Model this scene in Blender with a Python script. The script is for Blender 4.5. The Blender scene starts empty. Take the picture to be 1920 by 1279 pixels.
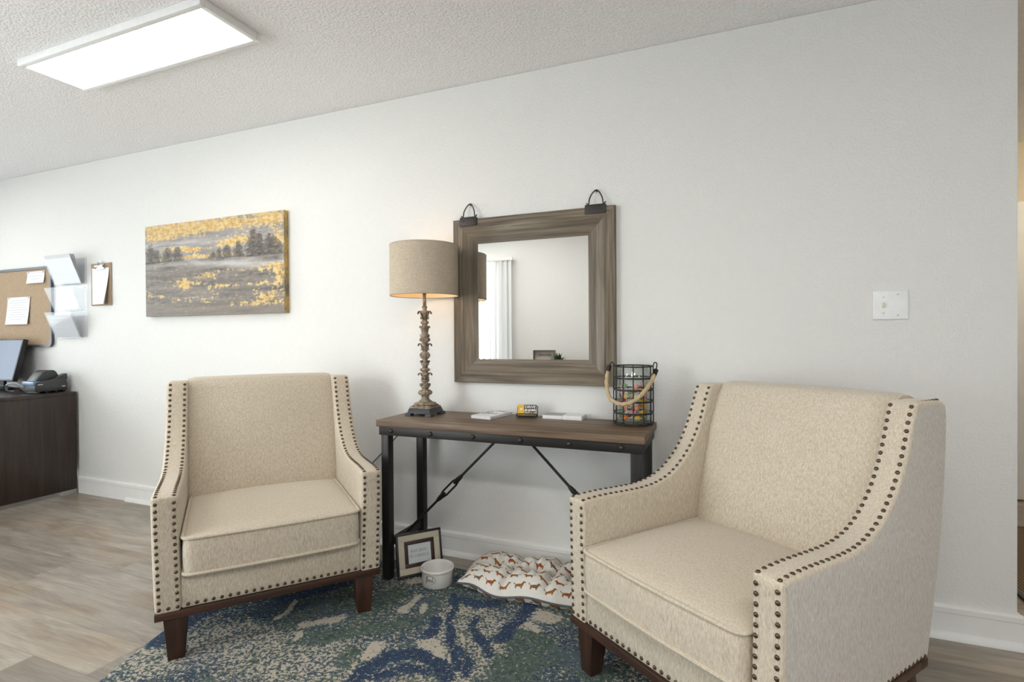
import bpy, bmesh, math, random
from mathutils import Vector, Matrix, noise as mnoise
from mathutils.geometry import tessellate_polygon
PI = math.pi
scene = bpy.context.scene
COL = scene.collection
random.seed(7)

# ------------------------------------------------------------------ camera
CAM = Vector((0.0, -2.4543, 1.1403))
yaw, pitch, roll = 0.384543, -0.008209, -0.006798
fwd = Vector((-math.sin(yaw) * math.cos(pitch), math.cos(yaw) * math.cos(pitch), math.sin(pitch)))
rgt = Vector((math.cos(yaw), math.sin(yaw), 0))
upv = rgt.cross(fwd)
r2 = rgt * math.cos(roll) + upv * math.sin(roll)
u2 = -rgt * math.sin(roll) + upv * math.cos(roll)
cam_d = bpy.data.cameras.new('camera')
cam_d.sensor_width = 36.0
cam_d.lens = 995.63 / 1920 * 36.0
cam_d.clip_start = 0.05
cam = bpy.data.objects.new('camera', cam_d)
M = Matrix((r2, u2, -fwd)).transposed().to_4x4()
M.translation = CAM
cam.matrix_world = M
COL.objects.link(cam)
scene.camera = cam

# ------------------------------------------------------------------ view, world, lights
vs = scene.view_settings
vs.view_transform = 'Standard'
vs.look = 'None'
vs.exposure = 0.0
vs.gamma = 1.0
vs.use_curve_mapping = False
try:
    scene.cycles.use_denoising = True
    scene.cycles.max_bounces = 14
    scene.cycles.diffuse_bounces = 8
    scene.cycles.transparent_max_bounces = 24
    scene.cycles.sample_clamp_indirect = 6.0
    scene.cycles.caustics_reflective = False
    scene.cycles.caustics_refractive = False
except Exception:
    pass
world = bpy.data.worlds.new('sky')
scene.world = world
world.use_nodes = True
wbg = world.node_tree.nodes['Background']
wbg.inputs['Color'].default_value = (0.86, 0.93, 1.0, 1)
wbg.inputs['Strength'].default_value = 2.0


def area(name, loc, size, rot, power, color):
    d = bpy.data.lights.new(name, 'AREA')
    d.shape = 'RECTANGLE'
    d.size, d.size_y = size
    d.energy = power
    d.color = color
    o = bpy.data.objects.new(name, d)
    o.location = loc
    o.rotation_euler = rot
    COL.objects.link(o)
    return o


# daylight outside the blind window and behind two added, unseen windows
LED_STRENGTH = 6.8
FILL_LED2_STRENGTH = 16.5
FILL_LED3_STRENGTH = 40.0
FILL_LED4_STRENGTH = 6.5
DOME_STRENGTH = 55.0
BULB_STRENGTH = 17.0
area('daylight_blind_window', (-3.55, -3.9, 1.15), (1.9, 2.0), (PI / 2, 0, 0), 200, (0.95, 0.975, 1.0))
area('added_daylight_end', (-6.95, -1.7, 1.35), (2.2, 1.7), (PI / 2, 0, -PI / 2), 84, (0.96, 0.98, 1.0))  # lamp for the added end window, brightens the left of the room
area('added_daylight_entry', (1.55, -3.9, 1.25), (1.7, 1.9), (PI / 2, 0, 0), 11, (0.84, 0.90, 1.0))  # lamp for the added entry window, cool light on the right chair's side


# ------------------------------------------------------------------ materials
def new_mat(name):
    m = bpy.data.materials.new(name)
    m.use_nodes = True
    nt = m.node_tree
    return m, nt, nt.nodes['Principled BSDF']


def N(nt, t, **kw):
    n = nt.nodes.new(t)
    for k, v in kw.items():
        setattr(n, k, v)
    return n


def setin(n, **kw):
    for k, v in kw.items():
        n.inputs[k.replace('_', ' ')].default_value = v


def L(nt, a, b):
    nt.links.new(a, b)


def math_node(nt, op, a, b=None, c=None):
    n = N(nt, 'ShaderNodeMath', operation=op)
    for i, v in enumerate((a, b, c)):
        if v is None:
            continue
        if isinstance(v, (int, float)):
            n.inputs[i].default_value = v
        else:
            L(nt, v, n.inputs[i])
    return n.outputs[0]


def ramp(nt, fac, stops, interp='LINEAR'):
    n = N(nt, 'ShaderNodeValToRGB')
    cr = n.color_ramp
    cr.interpolation = interp
    while len(cr.elements) > 1:
        cr.elements.remove(cr.elements[-1])
    for i, (p, c) in enumerate(stops):
        e = cr.elements[0] if i == 0 else cr.elements.new(p)
        e.position = p
        e.color = (*c, 1) if len(c) == 3 else c
    L(nt, fac, n.inputs[0])
    return n.outputs[0]


def mixc(nt, fac, a, b, mode='MIX'):
    n = N(nt, 'ShaderNodeMix', data_type='RGBA', blend_type=mode)
    for i, v in ((0, fac), (6, a), (7, b)):
        if isinstance(v, (int, float)):
            n.inputs[i].default_value = v
        elif isinstance(v, tuple):
            n.inputs[i].default_value = (*v, 1)
        else:
            L(nt, v, n.inputs[i])
    return n.outputs[2]


def coords(nt, scale=(1, 1, 1), kind='Object', rot=(0, 0, 0)):
    tc = N(nt, 'ShaderNodeTexCoord')
    mp = N(nt, 'ShaderNodeMapping')
    mp.inputs['Scale'].default_value = scale
    mp.inputs['Rotation'].default_value = rot
    L(nt, tc.outputs[kind], mp.inputs[0])
    return mp.outputs[0]


def noise_tex(nt, vec, scale=5, detail=3, rough=0.5, dist=0.0):
    n = N(nt, 'ShaderNodeTexNoise')
    setin(n, Scale=scale, Detail=detail, Roughness=rough, Distortion=dist)
    L(nt, vec, n.inputs['Vector'])
    return n.outputs['Fac']


def bump(nt, bsdf, h, strength=0.3, dist=0.002):
    b = N(nt, 'ShaderNodeBump')
    setin(b, Strength=strength, Distance=dist)
    L(nt, h, b.inputs['Height'])
    L(nt, b.outputs[0], bsdf.inputs['Normal'])


def plain(name, color, rough=0.5, metal=0.0, spec=0.5, bump_scale=0, bump_str=0.1):
    m, nt, b = new_mat(name)
    setin(b, Roughness=rough, Metallic=metal)
    b.inputs['Base Color'].default_value = (*color, 1)
    b.inputs['Specular IOR Level'].default_value = spec
    v = coords(nt)
    f = noise_tex(nt, v, bump_scale or 40, 2)
    c = mixc(nt, f, tuple(x * 0.94 for x in color), tuple(min(1, x * 1.06) for x in color))
    L(nt, c, b.inputs['Base Color'])
    if bump_scale:
        bump(nt, b, f, bump_str, 0.002)
    return m


def emit(name, color, strength):
    m, nt, b = new_mat(name)
    b.inputs['Base Color'].default_value = (*color, 1)
    b.inputs['Emission Color'].default_value = (*color, 1)
    b.inputs['Emission Strength'].default_value = strength
    return m


def wood(name, stops, axis='X', stretch=16, scale=1.6, rough=0.5, bumps=0.15, fine=1.0, plank=None):
    m, nt, b = new_mat(name)
    s = [stretch] * 3
    s['XYZ'.index(axis)] = 1.0
    v = coords(nt, tuple(s))
    n1 = noise_tex(nt, v, scale, 5, 0.6, 0.6)
    s2 = [110] * 3
    s2['XYZ'.index(axis)] = 3.0
    n2 = noise_tex(nt, coords(nt, tuple(s2)), 1.6, 3, 0.6)
    f = math_node(nt, 'MULTIPLY_ADD', n2, 0.35 * fine, math_node(nt, 'SUBTRACT', n1, 0.175 * fine))
    c = ramp(nt, f, stops)
    if plank:
        tc = N(nt, 'ShaderNodeTexCoord')
        sp = N(nt, 'ShaderNodeSeparateXYZ')
        L(nt, tc.outputs['Object'], sp.inputs[0])
        y = math_node(nt, 'DIVIDE', sp.outputs['Y'], plank)
        wn = N(nt, 'ShaderNodeTexWhiteNoise', noise_dimensions='1D')
        L(nt, math_node(nt, 'FLOOR', y), wn.inputs['W'])
        k = math_node(nt, 'MULTIPLY_ADD', wn.outputs['Value'], 0.3, 0.85)
        c = mixc(nt, 1.0, c, comb(nt, k), 'MULTIPLY')
    L(nt, c, b.inputs['Base Color'])
    setin(b, Roughness=rough)
    bump(nt, b, f, bumps, 0.002)
    return m


def comb(nt, k):
    n = N(nt, 'ShaderNodeCombineColor')
    for i in range(3):
        L(nt, k, n.inputs[i])
    return n.outputs[0]


def glassy(name, tint=(1, 1, 1), fac_lo=0.04, rough=0.02, body=0.0, fres=0.35):
    """thin clear sheet: mostly lets light straight through, mirrors a little more at grazing angles"""
    m = bpy.data.materials.new(name)
    m.use_nodes = True
    nt = m.node_tree
    nt.nodes.remove(nt.nodes['Principled BSDF'])
    out = nt.nodes['Material Output']
    tr = N(nt, 'ShaderNodeBsdfTransparent')
    tr.inputs[0].default_value = (*tint, 1)
    gl = N(nt, 'ShaderNodeBsdfGlossy')
    gl.inputs['Roughness'].default_value = rough
    lw = N(nt, 'ShaderNodeLayerWeight')
    lw.inputs['Blend'].default_value = 0.25
    f = math_node(nt, 'MULTIPLY_ADD', lw.outputs['Fresnel'], fres, fac_lo)
    mx = N(nt, 'ShaderNodeMixShader')
    L(nt, f, mx.inputs[0])
    L(nt, tr.outputs[0], mx.inputs[1])
    L(nt, gl.outputs[0], mx.inputs[2])
    last = mx.outputs[0]
    if body:
        df = N(nt, 'ShaderNodeBsdfDiffuse')
        df.inputs[0].default_value = (0.9, 0.92, 0.95, 1)
        m2 = N(nt, 'ShaderNodeMixShader')
        m2.inputs[0].default_value = body
        L(nt, last, m2.inputs[1])
        L(nt, df.outputs[0], m2.inputs[2])
        last = m2.outputs[0]
    L(nt, last, out.inputs[0])
    return m


def mat_wall():
    m, nt, b = new_mat('painted_wall')
    v = coords(nt)
    n = noise_tex(nt, v, 95, 3, 0.55)
    n2 = noise_tex(nt, v, 30, 2, 0.5)
    h = math_node(nt, 'ADD', ramp_f(nt, n, 0.40, 0.66), math_node(nt, 'MULTIPLY', n2, 0.5))
    c = mixc(nt, n2, (0.765, 0.760, 0.742), (0.795, 0.79, 0.775))
    L(nt, c, b.inputs['Base Color'])
    setin(b, Roughness=0.6)
    b.inputs['Specular IOR Level'].default_value = 0.3
    bump(nt, b, h, 0.32, 0.002)
    return m


def ramp_f(nt, v, lo, hi):
    n = N(nt, 'ShaderNodeMapRange', interpolation_type='SMOOTHSTEP')
    L(nt, v, n.inputs[0])
    n.inputs[1].default_value = lo
    n.inputs[2].default_value = hi
    return n.outputs[0]


def mat_ceiling():
    m, nt, b = new_mat('popcorn_ceiling')
    v = coords(nt)
    vo = N(nt, 'ShaderNodeTexVoronoi')
    setin(vo, Scale=85.0)
    L(nt, v, vo.inputs['Vector'])
    n = noise_tex(nt, v, 120, 3, 0.65)
    h = math_node(nt, 'SUBTRACT', math_node(nt, 'MULTIPLY', n, 1.4), vo.outputs['Distance'])
    c = ramp(nt, n, [(0.3, (0.78, 0.772, 0.775)), (0.62, (0.91, 0.90, 0.903))])
    L(nt, c, b.inputs['Base Color'])
    setin(b, Roughness=0.9)
    b.inputs['Specular IOR Level'].default_value = 0.1
    bump(nt, b, h, 0.5, 0.006)
    return m


def mat_floor():
    m, nt, b = new_mat('grey_oak_planks')
    tc = N(nt, 'ShaderNodeTexCoord')
    sp = N(nt, 'ShaderNodeSeparateXYZ')
    L(nt, tc.outputs['Object'], sp.inputs[0])
    W, LEN = 0.188, 1.22
    yy = math_node(nt, 'DIVIDE', math_node(nt, 'ADD', sp.outputs['Y'], 0.02), W)
    row = math_node(nt, 'FLOOR', yy)
    fy = math_node(nt, 'SUBTRACT', yy, row)
    off = N(nt, 'ShaderNodeTexWhiteNoise', noise_dimensions='1D')
    L(nt, row, off.inputs['W'])
    xx = math_node(nt, 'ADD', math_node(nt, 'DIVIDE', sp.outputs['X'], LEN), off.outputs['Value'])
    cx = math_node(nt, 'FLOOR', xx)
    fx = math_node(nt, 'SUBTRACT', xx, cx)
    cid = N(nt, 'ShaderNodeCombineXYZ')
    L(nt, cx, cid.inputs[0])
    L(nt, row, cid.inputs[1])
    wn = N(nt, 'ShaderNodeTexWhiteNoise', noise_dimensions='2D')
    L(nt, cid.outputs[0], wn.inputs['Vector'])
    va = N(nt, 'ShaderNodeVectorMath', operation='MULTIPLY_ADD')
    L(nt, wn.outputs['Color'], va.inputs[0])
    va.inputs[1].default_value = (13, 13, 13)
    L(nt, tc.outputs['Object'], va.inputs[2])
    mp = N(nt, 'ShaderNodeMapping')
    mp.inputs['Scale'].default_value = (1.5, 11, 1)
    L(nt, va.outputs[0], mp.inputs[0])
    n1 = noise_tex(nt, mp.outputs[0], 1.7, 6, 0.66, 0.8)
    mp2 = N(nt, 'ShaderNodeMapping')
    mp2.inputs['Scale'].default_value = (6, 130, 1)
    L(nt, va.outputs[0], mp2.inputs[0])
    n2 = noise_tex(nt, mp2.outputs[0], 1.0, 3, 0.6)
    mp3 = N(nt, 'ShaderNodeMapping')
    mp3.inputs['Scale'].default_value = (1.2, 3.0, 1)
    L(nt, va.outputs[0], mp3.inputs[0])
    n3 = noise_tex(nt, mp3.outputs[0], 1.4, 2, 0.5)
    f = math_node(nt, 'ADD', math_node(nt, 'MULTIPLY', n1, 0.75), math_node(nt, 'MULTIPLY', n2, 0.25))
    c = ramp(nt, f, [(0.26, (0.135, 0.105, 0.078)), (0.45, (0.240, 0.204, 0.166)), (0.58, (0.315, 0.277, 0.232)), (0.75, (0.42, 0.378, 0.328))])
    warm = mixc(nt, ramp_f(nt, n3, 0.45, 0.75), (1.0, 1.0, 1.0), (0.86, 0.74, 0.60))
    c = mixc(nt, 1.0, c, warm, 'MULTIPLY')
    k = math_node(nt, 'MULTIPLY_ADD', wn.outputs['Value'], 0.46, 0.80)
    c = mixc(nt, 1.0, c, comb(nt, k), 'MULTIPLY')
    ey = math_node(nt, 'LESS_THAN', math_node(nt, 'MULTIPLY', math_node(nt, 'PINGPONG', fy, 0.5), W), 0.0011)
    ex = math_node(nt, 'LESS_THAN', math_node(nt, 'MULTIPLY', math_node(nt, 'PINGPONG', fx, 0.5), LEN), 0.0011)
    seam = math_node(nt, 'MAXIMUM', ex, ey)
    c = mixc(nt, math_node(nt, 'MULTIPLY', seam, 0.55), c, (0.09, 0.07, 0.055))
    L(nt, c, b.inputs['Base Color'])
    setin(b, Roughness=0.38)
    b.inputs['Specular IOR Level'].default_value = 0.75
    h = math_node(nt, 'SUBTRACT', f, math_node(nt, 'MULTIPLY', seam, 0.6))
    bump(nt, b, h, 0.12, 0.002)
    return m


def mat_fabric(name, stops, warm_tint):
    m, nt, b = new_mat(name)
    st = noise_tex(nt, coords(nt, (560, 560, 70)), 1.0, 3, 0.7)
    st2 = noise_tex(nt, coords(nt, (190, 190, 60)), 1.0, 3, 0.6)
    cl = noise_tex(nt, coords(nt), 6, 2, 0.5)
    f = math_node(nt, 'ADD', math_node(nt, 'MULTIPLY', st, 0.6), math_node(nt, 'MULTIPLY', st2, 0.4))
    c = ramp(nt, f, stops)
    c = mixc(nt, math_node(nt, 'MULTIPLY', cl, warm_tint), c, (0.58, 0.47, 0.33))
    L(nt, c, b.inputs['Base Color'])
    setin(b, Roughness=0.85)
    b.inputs['Specular IOR Level'].default_value = 0.2
    b.inputs['Sheen Weight'].default_value = 0.25
    b.inputs['Sheen Roughness'].default_value = 0.5
    wv = N(nt, 'ShaderNodeTexWave', wave_type='BANDS', bands_direction='DIAGONAL')
    setin(wv, Scale=170.0, Distortion=2.0)
    L(nt, coords(nt), wv.inputs['Vector'])
    bump(nt, b, math_node(nt, 'ADD', math_node(nt, 'MULTIPLY', wv.outputs['Fac'], 0.3), f), 0.35, 0.0012)
    return m


def mat_linen_shade():
    m, nt, b = new_mat('linen_lampshade')
    tc = N(nt, 'ShaderNodeTexCoord')
    a = noise_tex(nt, coords(nt, (380, 380, 50)), 1, 2)
    c2 = noise_tex(nt, coords(nt, (32, 32, 400)), 1, 2)
    f = math_node(nt, 'MULTIPLY', math_node(nt, 'ADD', a, c2), 0.5)
    c = ramp(nt, f, [(0.35, (0.45, 0.365, 0.275)), (0.65, (0.58, 0.50, 0.40))])
    L(nt, c, b.inputs['Base Color'])
    setin(b, Roughness=0.9)
    b.inputs['Specular IOR Level'].default_value = 0.1
    bump(nt, b, f, 0.25, 0.001)
    return m


M_WALL = mat_wall()
M_CEIL = mat_ceiling()
M_FLOOR = mat_floor()
M_TRIM = plain('white_trim_paint', (0.78, 0.775, 0.76), 0.35, bump_scale=12, bump_str=0.05)
M_WHITE = plain('white_plastic', (0.80, 0.80, 0.80), 0.35)
M_PAPER = plain('white_paper', (0.82, 0.82, 0.83), 0.7)
M_FAB = mat_fabric('beige_linen_upholstery', [(0.32, (0.355, 0.297, 0.220)), (0.47, (0.535, 0.467, 0.372)), (0.63, (0.695, 0.635, 0.540))], .22)
M_FAB_DAYLIT = mat_fabric('cool_daylit_linen_upholstery', [(0.32, (0.345, 0.312, 0.276)), (0.47, (0.500, 0.463, 0.420)), (0.63, (0.645, 0.612, 0.57))], .0)  # greyer linen copy: cool daylight on the outer arm sides put into colour
M_LEG = wood('dark_walnut_legs', [(0.3, (0.018, 0.008, 0.005)), (0.5, (0.040, 0.016, 0.009)), (0.7, (0.075, 0.030, 0.017))], 'Z', rough=0.4)
M_RAIL = wood('dark_walnut_rail', [(0.3, (0.028, 0.012, 0.007)), (0.5, (0.055, 0.023, 0.013)), (0.7, (0.095, 0.042, 0.024))], 'X', rough=0.4)
M_NAIL = plain('antique_bronze_nail', (0.115, 0.080, 0.055), 0.34, 0.85)
TT = [(0.28, (0.060, 0.035, 0.019)), (0.45, (0.135, 0.085, 0.050)), (0.58, (0.200, 0.135, 0.084)), (0.75, (0.29, 0.21, 0.14))]
M_TTOP = wood('brown_plank_tabletop', TT, 'X', 22, 1.5, 0.5, plank=0.088)
M_IRON = plain('blackened_iron', (0.028, 0.026, 0.025), 0.45, 0.6, bump_scale=60, bump_str=0.1)
M_RIVET = plain('aged_rivet_iron', (0.060, 0.045, 0.036), 0.45, 0.6)
MF = [(0.30, (0.046, 0.034, 0.022)), (0.44, (0.114, 0.084, 0.055)), (0.56, (0.172, 0.136, 0.093)), (0.72, (0.25, 0.215, 0.160))]
M_MFX = wood('greyed_oak_frame_across', MF, 'X', 24, 1.3, 0.5, 0.2)
M_MFZ = wood('greyed_oak_frame_upright', MF, 'Z', 24, 1.3, 0.5, 0.2)
M_DESK = wood('espresso_laminate', [(0.3, (0.020, 0.012, 0.009)), (0.5, (0.030, 0.019, 0.015)), (0.7, (0.045, 0.029, 0.022))], 'Z', 14, 2, 0.35, 0.03)
M_PLASTIC = plain('charcoal_plastic', (0.045, 0.047, 0.050), 0.42)
M_BLACK = plain('black_plastic', (0.016, 0.017, 0.019), 0.4)
M_SCREEN = None
M_CORK = None
M_GLASS = glassy('clear_glass', (0.97, 0.99, 0.98), 0.03)
M_ACRYL = glassy('clear_acrylic', (0.97, 0.975, 0.98), 0.004, 0.10, 0.05, 0.06)
M_SHEET = plain('pocket_paper', (0.66, 0.67, 0.70), 0.7)
M_CERAMIC = plain('white_glazed_ceramic', (0.74, 0.72, 0.69), 0.22)
M_INK = plain('black_ink', (0.02, 0.02, 0.022), 0.7)
M_CHROME = plain('chrome', (0.65, 0.66, 0.68), 0.18, 1.0)


def mat_mirror():
    m, nt, b = new_mat('mirror_silver')
    b.inputs['Base Color'].default_value = (0.93, 0.94, 0.93, 1)
    setin(b, Roughness=0.0, Metallic=1.0)
    return m


M_MIRROR = mat_mirror()


# ------------------------------------------------------------------ mesh builder
class MB:
    def __init__(self):
        self.bm = bmesh.new()
        self.uv = self.bm.loops.layers.uv.new('UVMap')

    def _xf(self, vs, mat):
        if mat is not None:
            for v in vs:
                v.co = mat @ v.co

    def box(self, lo, hi, bev=0.0, seg=2, mat=None, slot=0):
        r = bmesh.ops.create_cube(self.bm, size=1)
        vs = r['verts']
        for v in vs:
            for i in range(3):
                v.co[i] = lo[i] if v.co[i] < 0 else hi[i]
        fs = set(f for v in vs for f in v.link_faces)
        if bev > 0:
            es = list(set(e for v in vs for e in v.link_edges))
            q = bmesh.ops.bevel(self.bm, geom=es, offset=bev, segments=seg, affect='EDGES', profile=0.5)
            vs = list(set(v for f in q['faces'] for v in f.verts) | set(v for v in vs if v.is_valid))
            fs = set(f for v in vs for f in v.link_faces)
        for f in fs:
            f.material_index = slot
        self._xf(vs, mat)
        return vs

    def frustum(self, lo0, hi0, z0, lo1, hi1, z1, bev=0.0, slot=0):
        vs = []
        for (lo, hi, z) in ((lo0, hi0, z0), (lo1, hi1, z1)):
            for x, y in ((lo[0], lo[1]), (hi[0], lo[1]), (hi[0], hi[1]), (lo[0], hi[1])):
                vs.append(self.bm.verts.new((x, y, z)))
        fs = [self.bm.faces.new([vs[3], vs[2], vs[1], vs[0]]), self.bm.faces.new(vs[4:8])]
        for i in range(4):
            j = (i + 1) % 4
            fs.append(self.bm.faces.new([vs[i], vs[j], vs[4 + j], vs[4 + i]]))
        for f in fs:
            f.material_index = slot
        if bev:
            es = list(set(e for v in vs for e in v.link_edges))
            bmesh.ops.bevel(self.bm, geom=es, offset=bev, segments=2, affect='EDGES', profile=0.5)

    def lathe(self, prof, seg=32, mat=None, slot=0, close=True, mod=None):
        rings = []
        allv = []
        for (r, z) in prof:
            ring = []
            if r < 1e-6:
                v = self.bm.verts.new((0, 0, z))
                ring = [v]
            else:
                for k in range(seg):
                    a = 2 * PI * k / seg
                    rr = r * (mod(a, z) if mod else 1)
                    ring.append(self.bm.verts.new((rr * math.cos(a), rr * math.sin(a), z)))
            rings.append(ring)
            allv += ring
        for A, B in zip(rings, rings[1:]):
            if len(A) == 1 and len(B) == 1:
                continue
            for k in range(seg):
                j = (k + 1) % seg
                if len(A) == 1:
                    f = self.bm.faces.new([A[0], B[j], B[k]])
                elif len(B) == 1:
                    f = self.bm.faces.new([A[k], A[j], B[0]])
                else:
                    f = self.bm.faces.new([A[k], A[j], B[j], B[k]])
                f.material_index = slot
        if close:
            for ring, flip in ((rings[0], True), (rings[-1], False)):
                if len(ring) > 2:
                    f = self.bm.faces.new(ring[::-1] if flip else ring)
                    f.material_index = slot
        self._xf(allv, mat)
        return allv

    def tube(self, pts, r, seg=10, cyclic=False, slot=0, caps=True, radii=None, twist=None):
        pts = [Vector(p) for p in pts]
        n = len(pts)
        rings = []
        t0 = (pts[1] - pts[0]).normalized()
        ref = Vector((0, 0, 1)) if abs(t0.z) < 0.9 else Vector((1, 0, 0))
        nrm = t0.cross(ref).normalized()
        for i, p in enumerate(pts):
            if cyclic:
                t = (pts[(i + 1) % n] - pts[i - 1]).normalized()
            else:
                t = (pts[min(i + 1, n - 1)] - pts[max(i - 1, 0)]).normalized()
            nrm = (nrm - t * nrm.dot(t)).normalized()
            bn = t.cross(nrm)
            rr = radii[i] if radii else r
            ring = []
            for k in range(seg):
                a = 2 * PI * k / seg
                q = rr * (twist(a, i) if twist else 1)
                ring.append(self.bm.verts.new(p + nrm * math.cos(a) * q + bn * math.sin(a) * q))
            rings.append(ring)
        pairs = list(zip(rings, rings[1:]))
        if cyclic:
            pairs.append((rings[-1], rings[0]))
        for A, B in pairs:
            for k in range(seg):
                j = (k + 1) % seg
                self.bm.faces.new([A[k], A[j], B[j], B[k]]).material_index = slot
        if caps and not cyclic:
            self.bm.faces.new(rings[0][::-1]).material_index = slot
            self.bm.faces.new(rings[-1]).material_index = slot

    def cyl(self, p0, p1, r, seg=16, slot=0):
        self.tube([p0, p1], r, seg, slot=slot)

    def grid(self, nu, nv, fn, slot=0, flip=False, uvfn=None):
        g = [[self.bm.verts.new(fn(i / nu, j / nv)) for j in range(nv + 1)] for i in range(nu + 1)]
        for i in range(nu):
            for j in range(nv):
                q = [g[i][j], g[i + 1][j], g[i + 1][j + 1], g[i][j + 1]]
                cs = [(i, j), (i + 1, j), (i + 1, j + 1), (i, j + 1)]
                if flip:
                    q, cs = q[::-1], cs[::-1]
                f = self.bm.faces.new(q)
                f.material_index = slot
                if uvfn:
                    for lp, (a, b) in zip(f.loops, cs):
                        lp[self.uv].uv = uvfn(a / nu, b / nv)
        return g

    def prism(self, poly, axis, lo, hi, bev=0.0, slot=0, seg=2):
        """extrude a 2D outline along x, y or z"""
        def P(a, b, c):
            return {'x': (c, a, b), 'y': (a, c, b), 'z': (a, b, c)}[axis]
        A = [self.bm.verts.new(P(a, b, lo)) for a, b in poly]
        B = [self.bm.verts.new(P(a, b, hi)) for a, b in poly]
        n = len(poly)
        fs = [self.bm.faces.new(A[::-1]), self.bm.faces.new(B)]
        for i in range(n):
            j = (i + 1) % n
            fs.append(self.bm.faces.new([A[i], A[j], B[j], B[i]]))
        for f in fs:
            f.material_index = slot
        if bev:
            es = list(set(e for v in A + B for e in v.link_edges))
            bmesh.ops.bevel(self.bm, geom=es, offset=bev, segments=seg, affect='EDGES', profile=0.5)

    def mesh(self, name, mats, smooth=True, angle=40):
        bmesh.ops.remove_doubles(self.bm, verts=self.bm.verts, dist=1e-6)
        bmesh.ops.recalc_face_normals(self.bm, faces=self.bm.faces)
        me = bpy.data.meshes.new(name)
        self.bm.to_mesh(me)
        self.bm.free()
        for m in (mats if isinstance(mats, (list, tuple)) else [mats]):
            me.materials.append(m)
        if smooth:
            me.shade_smooth()
            me.set_sharp_from_angle(angle=math.radians(angle))
        return me

    def obj(self, name, mats, parent=None, smooth=True, angle=40):
        return link(name, self.mesh(name, mats, smooth, angle), parent)


def link(name, me, parent=None):
    o = bpy.data.objects.new(name, me)
    COL.objects.link(o)
    if parent is not None:
        o.parent = parent
    return o


def tag(o, label, cat, group=None, kind=None):
    o['label'] = label
    o['category'] = cat
    if group:
        o['group'] = group
    if kind:
        o['kind'] = kind
    return o


def thing(name, label, cat, loc=(0, 0, 0), rz=0.0, group=None):
    o = bpy.data.objects.new(name, None)
    o.empty_display_size = 0.05
    COL.objects.link(o)
    o.location = loc
    o.rotation_euler = (0, 0, rz)
    return tag(o, label, cat, group)


def struct(o):
    o['kind'] = 'structure'
    return o


def copy_tree(o, parent=None):
    c = o.copy()
    COL.objects.link(c)
    if parent is not None:
        c.parent = parent
    for ch in list(o.children):
        copy_tree(ch, c)
    return c


def text_mesh(body, size, extrude=0.0003, align='CENTER', spacing=1.0):
    cu = bpy.data.curves.new('lettering', 'FONT')
    cu.body = body
    cu.size = size
    cu.extrude = extrude
    cu.offset = size * .012
    cu.align_x = align
    cu.align_y = 'CENTER'
    cu.space_character = spacing
    o = bpy.data.objects.new('lettering', cu)
    me = bpy.data.meshes.new_from_object(o)
    bpy.data.objects.remove(o)
    return me


def catmull(pts, n=8, cyclic=False):
    P = [Vector(p) for p in pts]
    out = []
    m = len(P)
    for i in range(m if cyclic else m - 1):
        if cyclic:
            a, b, c, d = P[i - 1], P[i], P[(i + 1) % m], P[(i + 2) % m]
        else:
            a, b, c, d = P[max(i - 1, 0)], P[i], P[i + 1], P[min(i + 2, m - 1)]
        for k in range(n):
            t = k / n
            out.append(0.5 * ((2 * b) + (c - a) * t + (2 * a - 5 * b + 4 * c - d) * t * t + (3 * b - a - 3 * c + d) * t ** 3))
    if not cyclic:
        out.append(P[-1].copy())
    return out


# ------------------------------------------------------------------ the room
X0, X1, YF, H, XC, HY = -6.5, 3.0, -3.5, 2.44, 0.972, 2.2

b = MB()
b.box((X0 - .12, YF - .12, -.1), (X1 + .12, HY + .12, 0))
struct(b.obj('floor', M_FLOOR, smooth=False))
b = MB()
b.box((X0 - .12, YF - .12, H), (X1 + .12, HY + .12, H + .1))
struct(b.obj('ceiling', M_CEIL, smooth=False))
b = MB()
b.box((X0, 0, 0), (XC, .12, H), 0.006)
struct(b.obj('wall_back', M_WALL))


def wall_with_hole(name, fixed, lo, hi, a0, a1, holes, axis):
    """wall slab; axis 'x' runs along x at y in (lo, hi); holes: (s0, s1, z0, z1)"""
    b = MB()
    def bx(s0, s1, z0, z1):
        if s1 - s0 < 1e-4 or z1 - z0 < 1e-4:
            return
        if axis == 'x':
            b.box((s0, lo, z0), (s1, hi, z1))
        else:
            b.box((lo, s0, z0), (hi, s1, z1))
    s = a0
    for (h0, h1, z0, z1) in sorted(holes):
        bx(s, h0, 0, H)
        bx(h0, h1, 0, z0)
        bx(h0, h1, z1, H)
        s = h1
    bx(s, a1, 0, H)
    return struct(b.obj(name, M_WALL, smooth=False))


WB = (-4.50, -2.66, 0.06, 2.03)      # blind window, opposite wall
WE = (0.75, 2.35, 0.30, 2.10)        # added entry window, out of view, opposite wall
WL = (-2.75, -0.65, 0.55, 2.10)      # added end window, out of view, for brightness at the left
wall_with_hole('wall_front', 0, YF - .12, YF, X0, X1, [WB, WE], 'x')
wall_with_hole('wall_left', 0, X0 - .12, X0, YF, HY, [WL], 'y')
b = MB()
b.box((X1, YF - .12, 0), (X1 + .12, HY + .12, H))
struct(b.obj('wall_right', M_WALL, smooth=False))
M_HALL = plain('beige_hall_paint', (0.56, 0.49, 0.38), 0.6)
b = MB()
b.box((0.3, HY, 0), (X1, HY + .12, H))
b.box((0.3, .12, 0), (0.42, HY, H))
struct(b.obj('wall_hall', M_HALL, smooth=False))


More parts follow.
